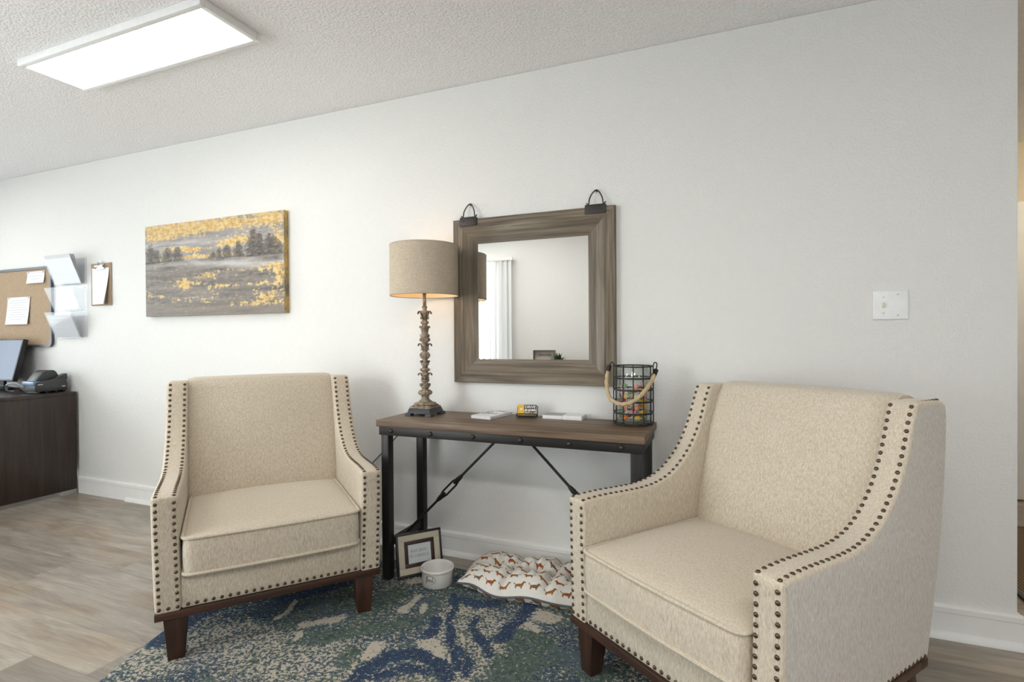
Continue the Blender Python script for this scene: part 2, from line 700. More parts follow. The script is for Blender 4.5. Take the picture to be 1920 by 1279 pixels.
def window(name, axis, lo, hi, r, mull):
    e = bpy.data.objects.new(name, None)
    COL.objects.link(e)
    struct(e)
    s0, s1, z0, z1 = r
    f, g = MB(), MB()
    def bx(bb, a0, a1, c0, c1, d0, d1, bev=0.004):
        if axis == 'x':
            bb.box((a0, d0, c0), (a1, d1, c1), bev)
        else:
            bb.box((d0, a0, c0), (d1, a1, c1), bev)
    d0, d1 = lo + .03, lo + .08
    t = .045
    bx(f, s0, s0 + t, z0, z1, d0, d1)
    bx(f, s1 - t, s1, z0, z1, d0, d1)
    bx(f, s0 + t, s1 - t, z0, z0 + t, d0, d1)
    bx(f, s0 + t, s1 - t, z1 - t, z1, d0, d1)
    for k in range(1, mull):
        c = s0 + (s1 - s0) * k / mull
        bx(f, c - .02, c + .02, z0 + t, z1 - t, d0, d1)
    f.obj('window_frame', M_TRIM, e)
    dm = (d0 + d1) / 2
    bx(g, s0 + t - .005, s1 - t + .005, z0 + t - .005, z1 - t + .005, dm - .002, dm + .002, 0)
    g.obj('window_pane', M_GLASS, e, smooth=False)


window('window_1', 'x', YF - .12, YF, WB, 2)
window('added_window_2', 'x', YF - .12, YF, WE, 1)  # unseen window, added to bring in cool light from behind right
window('added_window_3', 'y', X0 - .12, X0, WL, 2)  # unseen window, added to brighten the desk end

# hall door, far wall
d = bpy.data.objects.new('door_1', None)
COL.objects.link(d)
struct(d)
b = MB()
b.box((1.62, HY - .035, .012), (2.42, HY - .002, 2.03), 0.003)
b.obj('door_panel', M_TRIM, d)
b = MB()
b.lathe([(0, 0), (.012, 0), (.012, .03), (.026, .04), (.028, .055), (.018, .068), (0, .07)], 20, Matrix.Translation((2.34, HY - .035, 1.0)) @ Matrix.Rotation(PI / 2, 4, 'X'))
b.obj('door_knob', M_CHROME, d)

# baseboards (moulded profile) with shoe moulding; wraps the wall's end
BBP = [(0, 0), (-.012, 0), (-.012, .094), (-.015, .098), (-.015, .116), (-.009, .1235), (0, .1235)]
b = MB()
b.prism([(y, z) for y, z in BBP], 'x', X0, XC + .0122)
b.box((XC + .001, -.010, 0), (XC + .0120, .132, .0965), 0)
b.box((XC + .001, -.0135, .0965), (XC + .0150, .135, .1175), 0.003)
b.box((.835, -.0125, .0), (.8365, -.0118, .118))
struct(b.obj('baseboard_back', M_TRIM, angle=30))
SHP = [(-.012, 0)] + [(-.012 - .016 * math.cos(a), .026 * math.sin(a)) for a in [i * PI / 12 for i in range(7)]]
b = MB()
b.prism(SHP, 'x', -3.93, XC + .026)
b.prism([(XC + .012 + (-.012 - y), z) for y, z in SHP], 'y', -.026, .14)
struct(b.obj('trim_1', M_TRIM, angle=50))
for nm, lo, hi in (('baseboard_front', (X0, YF, 0), (WB[0], YF + .012, .12)), ('baseboard_left', (X0, YF, 0), (X0 + .012, 0, .12)),
                   ('baseboard_right', (X1 - .012, YF, 0), (X1, HY, .12))):
    b = MB()
    b.box(lo, hi, 0.003)
    struct(b.obj(nm, M_TRIM))
b = MB()
b.box((WB[1], YF, 0), (X1 - .02, YF + .012, .12), .003)
struct(b.obj('baseboard_front.001', M_TRIM))

# ceiling light panel
def led_panel(lab, x, y, strength):
    t = thing('ceiling_light', lab, 'ceiling light', (x, y, H), 0, 'LED panels on the ceiling')
    b = MB()
    hx, hy, fw, fz = .5985, .143, .024, .034
    for lo, hi in (((-hx, -hy, -fz), (hx, -hy + fw, 0)), ((-hx, hy - fw, -fz), (hx, hy, 0)),
                   ((-hx, -hy + fw, -fz), (-hx + fw, hy - fw, 0)), ((hx - fw, -hy + fw, -fz), (hx, hy - fw, 0))):
        b.box(lo, hi, .004)
    b.obj('frame', M_WHITE, t)
    b = MB()
    b.box((-hx + fw, -hy + fw, -.033), (hx - fw, hy - fw, -.026))
    b.obj('diffuser', emit('led_diffuser', (1.0, 0.975, 0.93), strength), t, smooth=False)


led_panel('long white rectangular LED light panel on the textured ceiling', -2.441, -.881, LED_STRENGTH)
led_panel('long white LED light panel added out of view on the ceiling in line with the window blind', -2.415, -2.70, FILL_LED2_STRENGTH)  # unseen panel added to brighten the opposite wall and the mirror view
led_panel('long white LED light panel added out of view on the ceiling above the dark desk', -5.30, -.897, FILL_LED4_STRENGTH)  # unseen panel added to brighten the far left wall
led_panel('long white LED light panel added out of view on the ceiling above and behind the camera', .15, -2.75, FILL_LED3_STRENGTH)  # unseen panel added to brighten the chairs and the wall right of centre

# hall dome light (past the wall's end)
t = thing('dome_light', 'round white dome light on the hall ceiling past the wall', 'ceiling light', (2.45, 1.55, H))
b = MB()
b.lathe([(.15, 0), (.15, -.02), (.14, -.05), (.10, -.085), (.05, -.10), (0, -.104)], 28)
b.obj('dome', emit('warm_dome', (1.0, .86, .62), DOME_STRENGTH), t)
b = MB()
b.lathe([(.16, 0), (.165, -.012), (.15, -.018)], 28)
b.obj('rim', M_CHROME, t)

# ------------------------------------------------------------------ armchairs
RZ = .008
CW = .765
ZB = .187          # top of the wood rail


def arm_outline():
    top = [(0.0, .580), (.012, .592), (.10, .596), (.20, .594), (.29, .594), (.365, .604), (.43, .628), (.485, .665),
           (.535, .714), (.575, .772), (.605, .832), (.628, .890), (.648, .932), (.662, .945)]
    top = [(p.x, p.y) for p in catmull([(a, c, 0) for a, c in top], 4)]
    rear = [(p.x, p.y) for p in catmull([(.76, .9435, 0), (.81, .940, 0), (.836, .931, 0), (.848, .912, 0), (.851, .85, 0), (.838, .70, 0), (.80, .456, 0), (.757, .249, 0), (.742, ZB, 0)], 4)]
    front = [(.003, .565), (.002, .40), (.002, .25), (.004, ZB)]
    return top, top + rear + front[::-1]


ARM_TOP, ARM_OUT = arm_outline()


def poly_inset(poly, d):
    n = len(poly)
    out = []
    area2 = sum(poly[i][0] * poly[(i + 1) % n][1] - poly[(i + 1) % n][0] * poly[i][1] for i in range(n))
    sgn = 1 if area2 > 0 else -1
    for i in range(n):
        a, c, e = Vector(poly[i - 1]), Vector(poly[i]), Vector(poly[(i + 1) % n])
        d1, d2 = (c - a).normalized(), (e - c).normalized()
        n1, n2 = Vector((-d1.y, d1.x)) * sgn, Vector((-d2.y, d2.x)) * sgn
        nn = (n1 + n2)
        nn = nn.normalized() if nn.length > 1e-6 else n1
        k = max(nn.dot(n1), .5)
        q = c + nn * d / k
        out.append((q.x, q.y))
    return out


def flare(z):
    """the arms lean outward a little with height"""
    return .008 * min(1, max(0, (z - .19) / .3))


def arm_mesh(side):
    """side 0: the arm at u 0..; side 1: at u CW-.."""
    b = MB()
    T, r = .080, .012
    prof = []
    for k in range(5):
        a = k / 4 * PI / 2
        prof.append((r * (1 - math.cos(a)), r * (1 - math.sin(a))))
    secs = [(u, d) for u, d in prof[::1]]
    secs = [(prof[k][0], r - r * math.sin(k / 4 * PI / 2)) for k in range(5)]
    secs = secs + [(T - u, d) for u, d in secs[::-1]]
    rings = []
    for si, (u, dd) in enumerate(secs):
        pl = poly_inset(ARM_OUT, dd)
        ring = []
        for (bb, z) in pl:
            uu = u
            uu -= flare(z)
            x = uu if side == 0 else CW - uu
            ring.append(b.bm.verts.new((x, bb, z)))
        rings.append(ring)
    n = len(ARM_OUT)
    for A, B in zip(rings, rings[1:]):
        for k in range(n):
            j = (k + 1) % n
            b.bm.faces.new([A[k], A[j], B[j], B[k]])
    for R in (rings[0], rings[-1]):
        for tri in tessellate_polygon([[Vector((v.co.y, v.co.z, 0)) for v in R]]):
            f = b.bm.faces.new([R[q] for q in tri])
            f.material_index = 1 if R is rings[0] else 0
    return b.mesh('armrest', [M_FAB, M_FAB_DAYLIT], angle=50)


def back_mesh():
    b = MB()
    prof = [(.545, .36), (.548, .44), (.572, .56), (.602, .68), (.636, .80), (.668, .88), (.690, .925), (.712, .948), (.745, .957),
            (.79, .955), (.825, .945), (.842, .92), (.845, .85), (.832, .70), (.795, .456), (.75, .249), (.738, ZB + .002), (.60, ZB + .002)]
    u0, u1 = .0775, CW - .0775
    NU = 24
    def fn(s, t):
        i = min(int(t * (len(prof) - 1) + 1e-6), len(prof) - 2)
        f = t * (len(prof) - 1) - i
        p = Vector(prof[i]).lerp(Vector(prof[i + 1]), f)
        e = abs(2 * s - 1)
        rnd = max(0, (e - .93) / .07)
        dep = (1 - e ** 2.2) * .022 - rnd ** 2 * .009
        w = 1 if t < .42 else max(0, 1 - (t - .42) / .1)
        zz = p.y - (rnd ** 2 * .005 if .35 < t < .7 else 0) + ((1 - e ** 2) * .004 if .35 < t < .7 else 0)
        fl = flare(p.y)
        return (u0 - fl + (u1 - u0 + 2 * fl) * s, p.x - dep * w, zz)
    g = b.grid(NU, (len(prof) - 1) * 3, fn)
    for side in (0, NU):
        b.bm.faces.new([v for v in g[side]])
    b.bm.faces.new([g[i][0] for i in range(NU + 1)] + [g[i][-1] for i in range(NU, -1, -1)])
    bmesh.ops.triangulate(b.bm, faces=[f for f in b.bm.faces if len(f.verts) > 4])
    return b.mesh('backrest', M_FAB, angle=55)


CU0, CU1, CB0, CB1, CZ0, CZ1 = .085, CW - .085, -.014, .56, .312, .437


def cush_outline(n=14, r=.03):
    pts = []
    for cx, cy, a0 in ((CU1 - r, CB1 - r, 0), (CU0 + r, CB1 - r, PI / 2), (CU0 + r, CB0 + r, PI), (CU1 - r, CB0 + r, 1.5 * PI)):
        for k in range(5):
            a = a0 + k / 4 * PI / 2
            pts.append((cx + r * math.cos(a), cy + r * math.sin(a)))
    # even out the long sides
    out = []
    for i in range(len(pts)):
        a, c = Vector(pts[i]), Vector(pts[(i + 1) % len(pts)])
        m = max(1, int((c - a).length / .03))
        for k in range(m):
            q = a.lerp(c, k / m)
            out.append([q.x, q.y])
    for q in out:
        if q[1] < .1:
            q[1] -= .008 * math.cos((q[0] - CW / 2) / (CU1 - CU0) * PI)
    return out


def crown(u, bb):
    su = max(0, 1 - ((u - CW / 2) / ((CU1 - CU0) / 2)) ** 2)
    sb = max(0, 1 - ((bb - .27) / .292) ** 2)
    return .044 * (su * sb) ** .55


def cushion_mesh():
    b = MB()
    ol = cush_outline()
    cen = Vector((CW / 2, .27))
    rings = []
    NS = 12
    for zz, sgn in ((CZ0, -1), (CZ1, 1)):
        for k in range(NS):
            pass
    def ring(scale, zf):
        R = []
        for x, y in ol:
            q = cen + (Vector((x, y)) - cen) * scale
            R.append(b.bm.verts.new((q.x, q.y, zf(q.x, q.y))))
        return R
    seq = [(k / 8, lambda x, y: CZ0 + .004) for k in range(1, 8)]
    rings = [ring(s, f) for s, f in seq]
    rings.append(ring(1.0, lambda x, y: CZ0))
    for k in range(1, 5):
        s = 1 + .010 * math.sin(k / 5 * PI)
        z = CZ0 + (CZ1 - CZ0) * k / 5
        rings.append(ring(s, lambda x, y, z=z: z))
    rings.append(ring(1.0, lambda x, y: CZ1))
    for s in (.97, .93, .87, .8, .7, .58, .45, .3, .15):
        rings.append(ring(s, lambda x, y: CZ1 + crown(x, y)))
    n = len(ol)
    for A, B in zip(rings, rings[1:]):
        for k in range(n):
            j = (k + 1) % n
            b.bm.faces.new([A[k], A[j], B[j], B[k]])
    c0 = b.bm.verts.new((cen.x, cen.y, CZ0 + .004))
    c1 = b.bm.verts.new((cen.x, cen.y, CZ1 + crown(cen.x, cen.y)))
    for k in range(n):
        j = (k + 1) % n
        b.bm.faces.new([rings[0][j], rings[0][k], c0])
        b.bm.faces.new([rings[-1][k], rings[-1][j], c1])
    return b.mesh('seat_cushion', M_FAB, angle=60)


def welt_mesh(z):
    b = MB()
    c = Vector((CW / 2, .27))
    pts = []
    for x, y in cush_outline():
        d = (Vector((x, y)) - c)
        q = c + d + d.normalized() * .0025
        pts.append((q.x, q.y, z + (.001 if z > .4 else -.001)))
    b.tube(pts, .0058, 8, cyclic=True)
    return b.mesh('welt', M_FAB)


def nail_mesh():
    b = MB()
    r = .0062
    b.lathe([(r, -.001), (r, .0008), (r * .86, .0024), (r * .5, .0037), (0, .0042)], 10)
    return b.mesh('nailhead', M_NAIL, angle=80)


def walk(pts, step):
    """even stations along a polyline with tangents"""
    out, acc = [], 0
    nxt = step / 2
    for a, c in zip(pts, pts[1:]):
        a, c = Vector(a), Vector(c)
        l = (c - a).length
        while acc + l >= nxt:
            out.append((a.lerp(c, (nxt - acc) / l), (c - a).normalized()))
            nxt += step
        acc += l
    return out


def nail_sites(top_row):
    sites = []
    for side in (0, 1):
        for off in (.014, .068):
            u = off if side == 0 else CW - off
            su = u
            for k in range(16):
                z = .2 + k * .0245
                sites.append(((su, .002, z), (0, -1, 0)))
            for p, t in walk([q for q in ARM_TOP[2:]], .0245):
                sites.append(((su, p.x, p.y), (0, -t.y, t.x)))
            for k in range(6 if off < .03 and side == 1 and top_row else 0):
                sites.append(((su, .690 + k * .0245, .9412), (0, 0, 1)))
        sites.append((((.041 if side == 0 else CW - .041), .002, .2), (0, -1, 0)))
        for k in range(29):
            sites.append((((.0 if side == 0 else CW), .03 + k * .0245, .199), ((-1 if side == 0 else 1), 0, 0)))
    for k in range(23):
        sites.append(((.098 + k * (CW - .196) / 22, .0075, .2), (0, -1, 0)))
    return sites


def lean_out(sites):
    out = []
    for p, nrm in sites:
        e = flare(p[2]) if (p[0] < .085 or p[0] > CW - .085) else 0
        out.append(((p[0] - (e if p[0] < CW / 2 else -e), p[1], p[2]), nrm))
    return out


ARM_M = [arm_mesh(0), arm_mesh(1)]
BACK_M, CUSH_M, WELT_M, NAIL_M = back_mesh(), cushion_mesh(), [welt_mesh(CZ0), welt_mesh(CZ1)], nail_mesh()


def armchair(loc, deg, label, wide):
    t = thing('armchair', label, 'armchair', (loc[0], loc[1], 0), math.radians(deg), 'beige nailhead armchairs')
    t.scale = (wide, 1, 1)
    zf = RZ + .0004
    b = MB()
    b.box((.0, .0, .16), (CW, .045, ZB), .003)
    b.box((.0, .70, .16), (CW, .742, ZB), .003)
    b.box((.0, .045, .16), (.045, .70, ZB), .003)
    b.box((CW - .045, .045, .16), (CW, .70, ZB), .003)
    b.box((.045, .045, .17), (CW - .045, .70, ZB))
    b.obj('base_rail', M_RAIL, t)
    for ux in (.024, CW - .024 - .075):
        b = MB()
        b.frustum((ux + .012, .018), (ux + .063, .066), zf, (ux, .012), (ux + .075, .084), .16, .002)
        b.obj('leg', M_LEG, t)
    for ux in (.030, CW - .030 - .05):
        b = MB()
        b.frustum((ux + .005, .745), (ux + .043, .783), zf, (ux, .675), (ux + .05, .725), .16, .002)
        b.obj('leg', M_LEG, t)
    for s in (0, 1):
        link('armrest', ARM_M[s], t)
    link('backrest', BACK_M, t)
    b = MB()
    b.box((.078, .0085, ZB), (CW - .078, .055, .318), .006)
    b.box((.078, .055, ZB), (CW - .078, .60, .300))
    b.obj('front_panel', M_FAB, t)
    c = link('seat_cushion', CUSH_M, t)
    for w in WELT_M:
        link('welt', w, c)
    # nailheads: the nearest hundred each a part, the rest one part
    mw = Matrix.Translation((loc[0], loc[1], 0)) @ Matrix.Rotation(math.radians(deg), 4, 'Z')
    S = lean_out(nail_sites(loc[0] > -1))
    def key(s):
        p = mw @ Vector(s[0])
        nrm = (mw.to_3x3() @ Vector(s[1]))
        v = CAM - p
        return -(nrm.dot(v.normalized()) > .05) * 10 + v.length
    S.sort(key=key)
    rest = MB()
    for i, (p, nrm) in enumerate(S):
        q = Vector((0, 0, 1)).rotation_difference(Vector(nrm))
        mt = Matrix.Translation(p) @ q.to_matrix().to_4x4()
        if i < 100:
            o = link('nailhead', NAIL_M, t)
            o.matrix_local = mt
        else:
            r = .0062
            rest.lathe([(r, -.001), (r, .0008), (r * .86, .0024), (r * .5, .0037), (0, .0042)], 10, mt)
    o = rest.obj('nailhead_rows', M_NAIL, t, angle=80)
    o['kind'] = 'stuff'
    return t


armchair((-1.833, -1.231), 50.46, 'beige nailhead armchair left of the console table, seen nearly front on', 1.024)
armchair((-.501, -.699), -36.5, 'beige nailhead armchair on the right, its outer side turned to the camera', .988)

# ------------------------------------------------------------------ rug
RUG_OUT = [(-1.93, -1.36), (-2.03, -1.08), (-2.11, -.80), (-2.10, -.64), (-2.02, -.50), (-1.83, -.32), (-1.61, -.185), (-1.40, -.155), (-1.20, -.148),
           (-.95, -.165), (-.62, -.26), (-.30, -.42), (0.0, -.68), (.14, -1.0), (.13, -1.4), (-.05, -1.8), (-.45, -2.08), (-.95, -2.17), (-1.45, -2.02), (-1.78, -1.7)]
RZ = .008

# motifs of the weave laid out in floor metres: (colour family, centre line, half width)
MOTIFS = [
    ('navy', [(-1.109, -0.405), (-1.047, -0.544), (-0.991, -0.673), (-0.929, -0.761), (-0.850, -0.850)], 0.016),
    ('navy', [(-1.055, -0.420), (-0.967, -0.444), (-0.919, -0.386)], 0.03),
    ('navy', [(-0.943, -0.543), (-0.929, -0.601), (-0.867, -0.660), (-0.809, -0.714), (-0.776, -0.743)], 0.016),
    ('navy', [(-0.778, -0.341), (-0.770, -0.476), (-0.786, -0.570), (-0.789, -0.641)], 0.03),
    ('navy', [(-1.083, -0.598), (-1.054, -0.674), (-1.054, -0.733)], 0.022),
    ('navy', [(-1.145, -1.038), (-1.138, -0.963), (-1.123, -0.889), (-1.051, -0.836), (-0.955, -0.843), (-0.874, -0.896)], 0.034),
    ('navy', [(-0.886, -0.633), (-0.829, -0.679)], 0.02),
    ('navy', [(-1.981, -1.110), (-2.021, -0.985), (-2.003, -0.818), (-1.961, -0.689)], 0.05),
    ('navy', [(-1.782, -0.682), (-1.703, -0.573), (-1.643, -0.465)], 0.05),
    ('navy', [(-0.909, -0.746), (-0.837, -0.803), (-0.808, -0.861)], 0.016),
    ('navy', [(-1.096, -0.998), (-1.029, -0.910), (-0.942, -0.914)], 0.02),
    ('cream', [(-1.550, -0.831), (-1.511, -0.786), (-1.450, -0.732)], 0.022),
    ('cream', [(-1.533, -0.877), (-1.508, -0.925)], 0.012),
    ('cream', [(-1.257, -0.478), (-1.245, -0.542), (-1.245, -0.594)], 0.018),
    ('cream', [(-1.179, -0.522), (-1.180, -0.583)], 0.014),
    ('cream', [(-1.194, -0.832), (-1.184, -0.902)], 0.024),
    ('cream', [(-0.756, -0.462), (-0.717, -0.411), (-0.654, -0.431)], 0.035),
    ('cream', [(-0.727, -0.510), (-0.703, -0.517)], 0.03),
    ('cream', [(-1.357, -0.360), (-1.324, -0.330)], 0.03),
    ('cream', [(-1.035, -0.759), (-0.965, -0.803)], 0.03),
    ('cream', [(-1.738, -0.665), (-1.701, -0.748), (-1.687, -0.833)], 0.012),
    ('green', [(-1.566, -0.628), (-1.585, -0.703)], 0.045),
    ('green', [(-1.358, -0.486), (-1.367, -0.561)], 0.05),
    ('green', [(-1.171, -0.460), (-1.156, -0.560)], 0.035),
    ('green', [(-1.493, -0.919), (-1.367, -0.832), (-1.249, -0.726), (-1.153, -0.647)], 0.04),
    ('green', [(-0.710, -0.614), (-0.638, -0.640), (-0.676, -0.803)], 0.08),
    ('green', [(-1.257, -0.907), (-1.255, -0.967)], 0.03),
    ('green', [(-0.534, -0.651), (-0.408, -0.698)], 0.06),
    ('mix', [(-1.002, -0.522), (-0.836, -0.625), (-0.837, -0.803)], 0.11),
    ('mix', [(-1.024, -0.618), (-1.027, -0.774)], 0.04),
    ('mix', [(-1.881, -1.179), (-1.755, -1.022), (-1.489, -1.025), (-1.269, -1.005)], 0.14),
]
FAMILY = {'navy': (.95, .04), 'cream': (.04, .93), 'green': (.05, .05), 'mix': (.30, .50)}


def rug_weights(x, y):
    v1 = mnoise.noise(Vector((x * 3.1, y * 3.1, 4.2)))
    v2 = mnoise.noise(Vector((x * 2.6, y * 2.6, 11.7)))
    wn, wc = .34 + .45 * v1, .22 + .30 * v2
    if x < -1.6:
        k = min(1, (-1.6 - x) / .2)
        wn += (.62 - wn) * k
        wc += (.24 + .35 * v2 - wc) * k
    px = x + .022 * mnoise.noise(Vector((x * 11, y * 11, 0)))
    py = y + .022 * mnoise.noise(Vector((x * 11, y * 11, 9)))
    P = Vector((px, py))
    for fam in ('mix', 'green', 'cream', 'navy'):
        for (f, line, hw) in MOTIFS:
            if f != fam:
                continue
            d = min(seg_dist(P, Vector(a), Vector(b)) for a, b in zip(line, line[1:]))
            k = min(1, max(0, (1.25 * hw - d) / (.5 * hw)))
            if k > 0:
                k *= .92
                wn += (FAMILY[f][0] - wn) * k
                wc += (FAMILY[f][1] - wc) * k
    return min(1, max(0, wn)), min(1, max(0, wc))


def seg_dist(p, a, b):
    d = b - a
    t = min(1, max(0, (p - a).dot(d) / max(1e-9, d.dot(d))))
    return (p - a - d * t).length


def build_rug():
    ol = [(p.x, p.y) for p in catmull([(x, y, 0) for x, y in RUG_OUT], 17, True)]
    cen = Vector((-1.0, -1.05))
    b = MB()
    n = len(ol)
    NR = 100
    rings = []
    for k in range(1, NR + 1):
        s = k / NR
        R = []
        for x, y in ol:
            q = cen + (Vector((x, y)) - cen) * s
            R.append(b.bm.verts.new((q.x, q.y, RZ if k < NR else RZ - .004)))
        rings.append(R)
    R = []
    for x, y in ol:
        q = cen + (Vector((x, y)) - cen) * 1.002
        R.append(b.bm.verts.new((q.x, q.y, .001)))
    rings.append(R)
    c = b.bm.verts.new((cen.x, cen.y, RZ))
    for A, B in zip(rings, rings[1:]):
        for k in range(n):
            j = (k + 1) % n
            b.bm.faces.new([A[k], A[j], B[j], B[k]])
    for k in range(n):
        b.bm.faces.new([rings[0][k], rings[0][(k + 1) % n], c])
    b.bm.faces.new(rings[-1][::-1])
    m, nt, bs = new_mat('woven_abstract_rug')
    at = N(nt, 'ShaderNodeAttribute', attribute_name='weave')
    sp = N(nt, 'ShaderNodeSeparateColor')
    L(nt, at.outputs['Color'], sp.inputs[0])
    v = coords(nt)
    def uni(scale, seed):
        mp = coords(nt)
        ad = N(nt, 'ShaderNodeVectorMath', operation='ADD')
        L(nt, mp, ad.inputs[0])
        ad.inputs[1].default_value = (seed, seed * 2.1, 0)
        a = noise_tex(nt, ad.outputs[0], scale, 4, .75)
        return ramp_f(nt, a, .33, .67)
    n1, n2, n3 = uni(88, 3.1), uni(74, 7.7), uni(60, 1.3)
    cream = ramp_f(nt, math_node(nt, 'SUBTRACT', sp.outputs[1], n1), -.035, .035)
    navy = ramp_f(nt, math_node(nt, 'SUBTRACT', sp.outputs[0], n2), -.05, .05)
    green = mixc(nt, n3, (0.050, 0.078, 0.068), (0.125, 0.162, 0.140))
    green = mixc(nt, math_node(nt, 'MULTIPLY', ramp_f(nt, noise_tex(nt, v, 5, 2), .45, .65), .6), green, (0.095, 0.125, 0.165))
    nav = mixc(nt, n1, (0.016, 0.026, 0.056), (0.048, 0.078, 0.140))
    c = mixc(nt, navy, green, nav)
    c = mixc(nt, cream, c, (0.47, 0.425, 0.355))
    L(nt, c, bs.inputs['Base Color'])
    setin(bs, Roughness=.95)
    bs.inputs['Specular IOR Level'].default_value = .1
    bump(nt, bs, noise_tex(nt, v, 420, 2, .6), .6, .003)
    me = b.mesh('rug', m, angle=50)
    ca = me.color_attributes.new('weave', 'FLOAT_COLOR', 'POINT')
    for i, vv in enumerate(me.vertices):
        a, cc = rug_weights(vv.co.x, vv.co.y)
        ca.data[i].color = (a, cc, 0, 1)
    tag(link('rug', me), 'blue, green and cream abstract rug with a rounded edge under the armchairs', 'rug')


build_rug()

# ------------------------------------------------------------------ console table
TX0, TX1, TY0, TY1, TZ = -1.516, -.290, -.405, -.030, .757
t = thing('console_table', 'long console table with brown plank top and black iron frame against the wall', 'console table', (-.903, -.2175, 0))
ox, oy = -.903, -.2175


def tb(bb, lo, hi, bev=.002):
    bb.box((lo[0] - ox, lo[1] - oy, lo[2]), (hi[0] - ox, hi[1] - oy, hi[2]), bev)


b = MB()
tb(b, (TX0, TY0, .727), (TX1, TY1, TZ), .0025)
b.obj('tabletop', M_TTOP, t)
b = MB()
i_ = .010
tb(b, (TX0 + i_, TY0 + i_, .687), (TX1 - i_, TY0 + i_ + .006, .727), .001)
tb(b, (TX0 + i_, TY1 - i_ - .006, .687), (TX1 - i_, TY1 - i_, .727), .001)
tb(b, (TX0 + i_, TY0 + i_ + .006, .687), (TX0 + i_ + .006, TY1 - i_ - .006, .727), .001)
tb(b, (TX1 - i_ - .006, TY0 + i_ + .006, .687), (TX1 - i_, TY1 - i_ - .006, .727), .001)
b.obj('apron', M_IRON, t)
for lx in (TX0 + .017, TX1 - .017 - .04):
    for ly, zf in ((TY0 + .017, RZ), (TY1 - .017 - .04, 0)):
        zz = RZ + .0004
        b = MB()
        tb(b, (lx, ly, zz), (lx + .04, ly + .04, .727), .002)
        b.obj('leg', M_IRON, t)
for lx in (TX0 + .017, TX1 - .057):
    b = MB()
    tb(b, (lx + .008, TY0 + .057, .155), (lx + .032, TY1 - .057, .188), .002)
    b.obj('stretcher', M_IRON, t)
for rx in (-1.44, -1.231, -1.02, -.799, -.589, -.379):
    b = MB()
    b.lathe([(.0105, 0), (.0105, .002), (.0085, .006), (.004, .0085), (0, .009)], 14, Matrix.Translation((rx - ox, TY0 + i_ - oy, .708)) @ Matrix.Rotation(PI / 2, 4, 'X'))
    b.obj('rivet', M_RIVET, t)
for sgn in (-1, 1):
    A = Vector((sgn * .022, .0, .724))
    Bv = Vector((sgn * .572, .0, .176))
    dv = (Bv - A).normalized()
    nv = Vector((dv.z, 0, -dv.x))
    ln = (Bv - A).length
    c0, c1 = .475 * ln, .645 * ln
    b = MB()
    b.cyl(A, A + dv * c0, .0062, 10)
    b.obj('brace_rod', M_IRON, t)
    b = MB()
    b.cyl(A + dv * c1, Bv, .0062, 10)
    b.obj('brace_rod', M_IRON, t)
    b = MB()
    for s in (-1, 1):
        b.tube([A + dv * (c0 - .02) + nv * s * .002, A + dv * (c0 + .03) + nv * s * .0125, A + dv * (c1 - .03) + nv * s * .0125, A + dv * (c1 + .02) + nv * s * .002], .0048, 8)
    b.tube([A + dv * (c0 - .03), A + dv * (c0 - .02), A + dv * c0, A + dv * (c0 + .03)], .01, 10, radii=[.0075, .010, .0125, .006])
    b.tube([A + dv * (c1 - .03), A + dv * c1, A + dv * (c1 + .02), A + dv * (c1 + .03)], .01, 10, radii=[.006, .0125, .010, .0075])
    b.obj('turnbuckle', M_IRON, t)

# ------------------------------------------------------------------ mirror
mx0, mx1, mz0, mz1 = -1.305, -.471, .908, 1.739
ix0, ix1, iz0, iz1 = -1.174, -.599, 1.028, 1.613
t = thing('wall_mirror', 'square mirror in a wide greyed oak frame hung above the console table', 'mirror', ((mx0 + mx1) / 2, 0, mz0))
cxm, czm = (mx0 + mx1) / 2, mz0
# profile from outer edge (0) to inner edge (1): (fraction, y)
PRF = [(0, -.002), (0, -.026), (.02, -.029), (.30, -.031), (.34, -.029), (.42, -.029), (.48, -.026), (.80, -.020), (.93, -.017), (1.0, -.016), (1.0, -.008)]
outer = [(mx0, mz0), (mx1, mz0), (mx1, mz1), (mx0, mz1)]
inner = [(ix0, iz0), (ix1, iz0), (ix1, iz1), (ix0, iz1)]
for k in range(4):
    j = (k + 1) % 4
    b = MB()
    rows = []
    for (f, y) in PRF:
        rows.append([b.bm.verts.new((outer[q][0] * (1 - f) + inner[q][0] * f - cxm, y, outer[q][1] * (1 - f) + inner[q][1] * f - czm)) for q in (k, j)])
    for A, B in zip(rows, rows[1:]):
        b.bm.faces.new([A[0], A[1], B[1], B[0]])
    b.bm.faces.new([r_[0] for r_ in rows])
    b.bm.faces.new([r_[1] for r_ in rows][::-1])
    b.bm.faces.new([rows[0][0], rows[0][1], rows[-1][1], rows[-1][0]])
    b.obj('frame_rail', M_MFX if k % 2 == 0 else M_MFZ, t, angle=15)
b = MB()
b.box((ix0 - cxm - .004, -.011, iz0 - czm - .004), (ix1 - cxm + .004, -.008, iz1 - czm + .004))
b.obj('mirror_glass', M_MIRROR, t, smooth=False)
M_HANG = plain('brown_black_metal', (0.045, 0.038, 0.036), .5, .5)
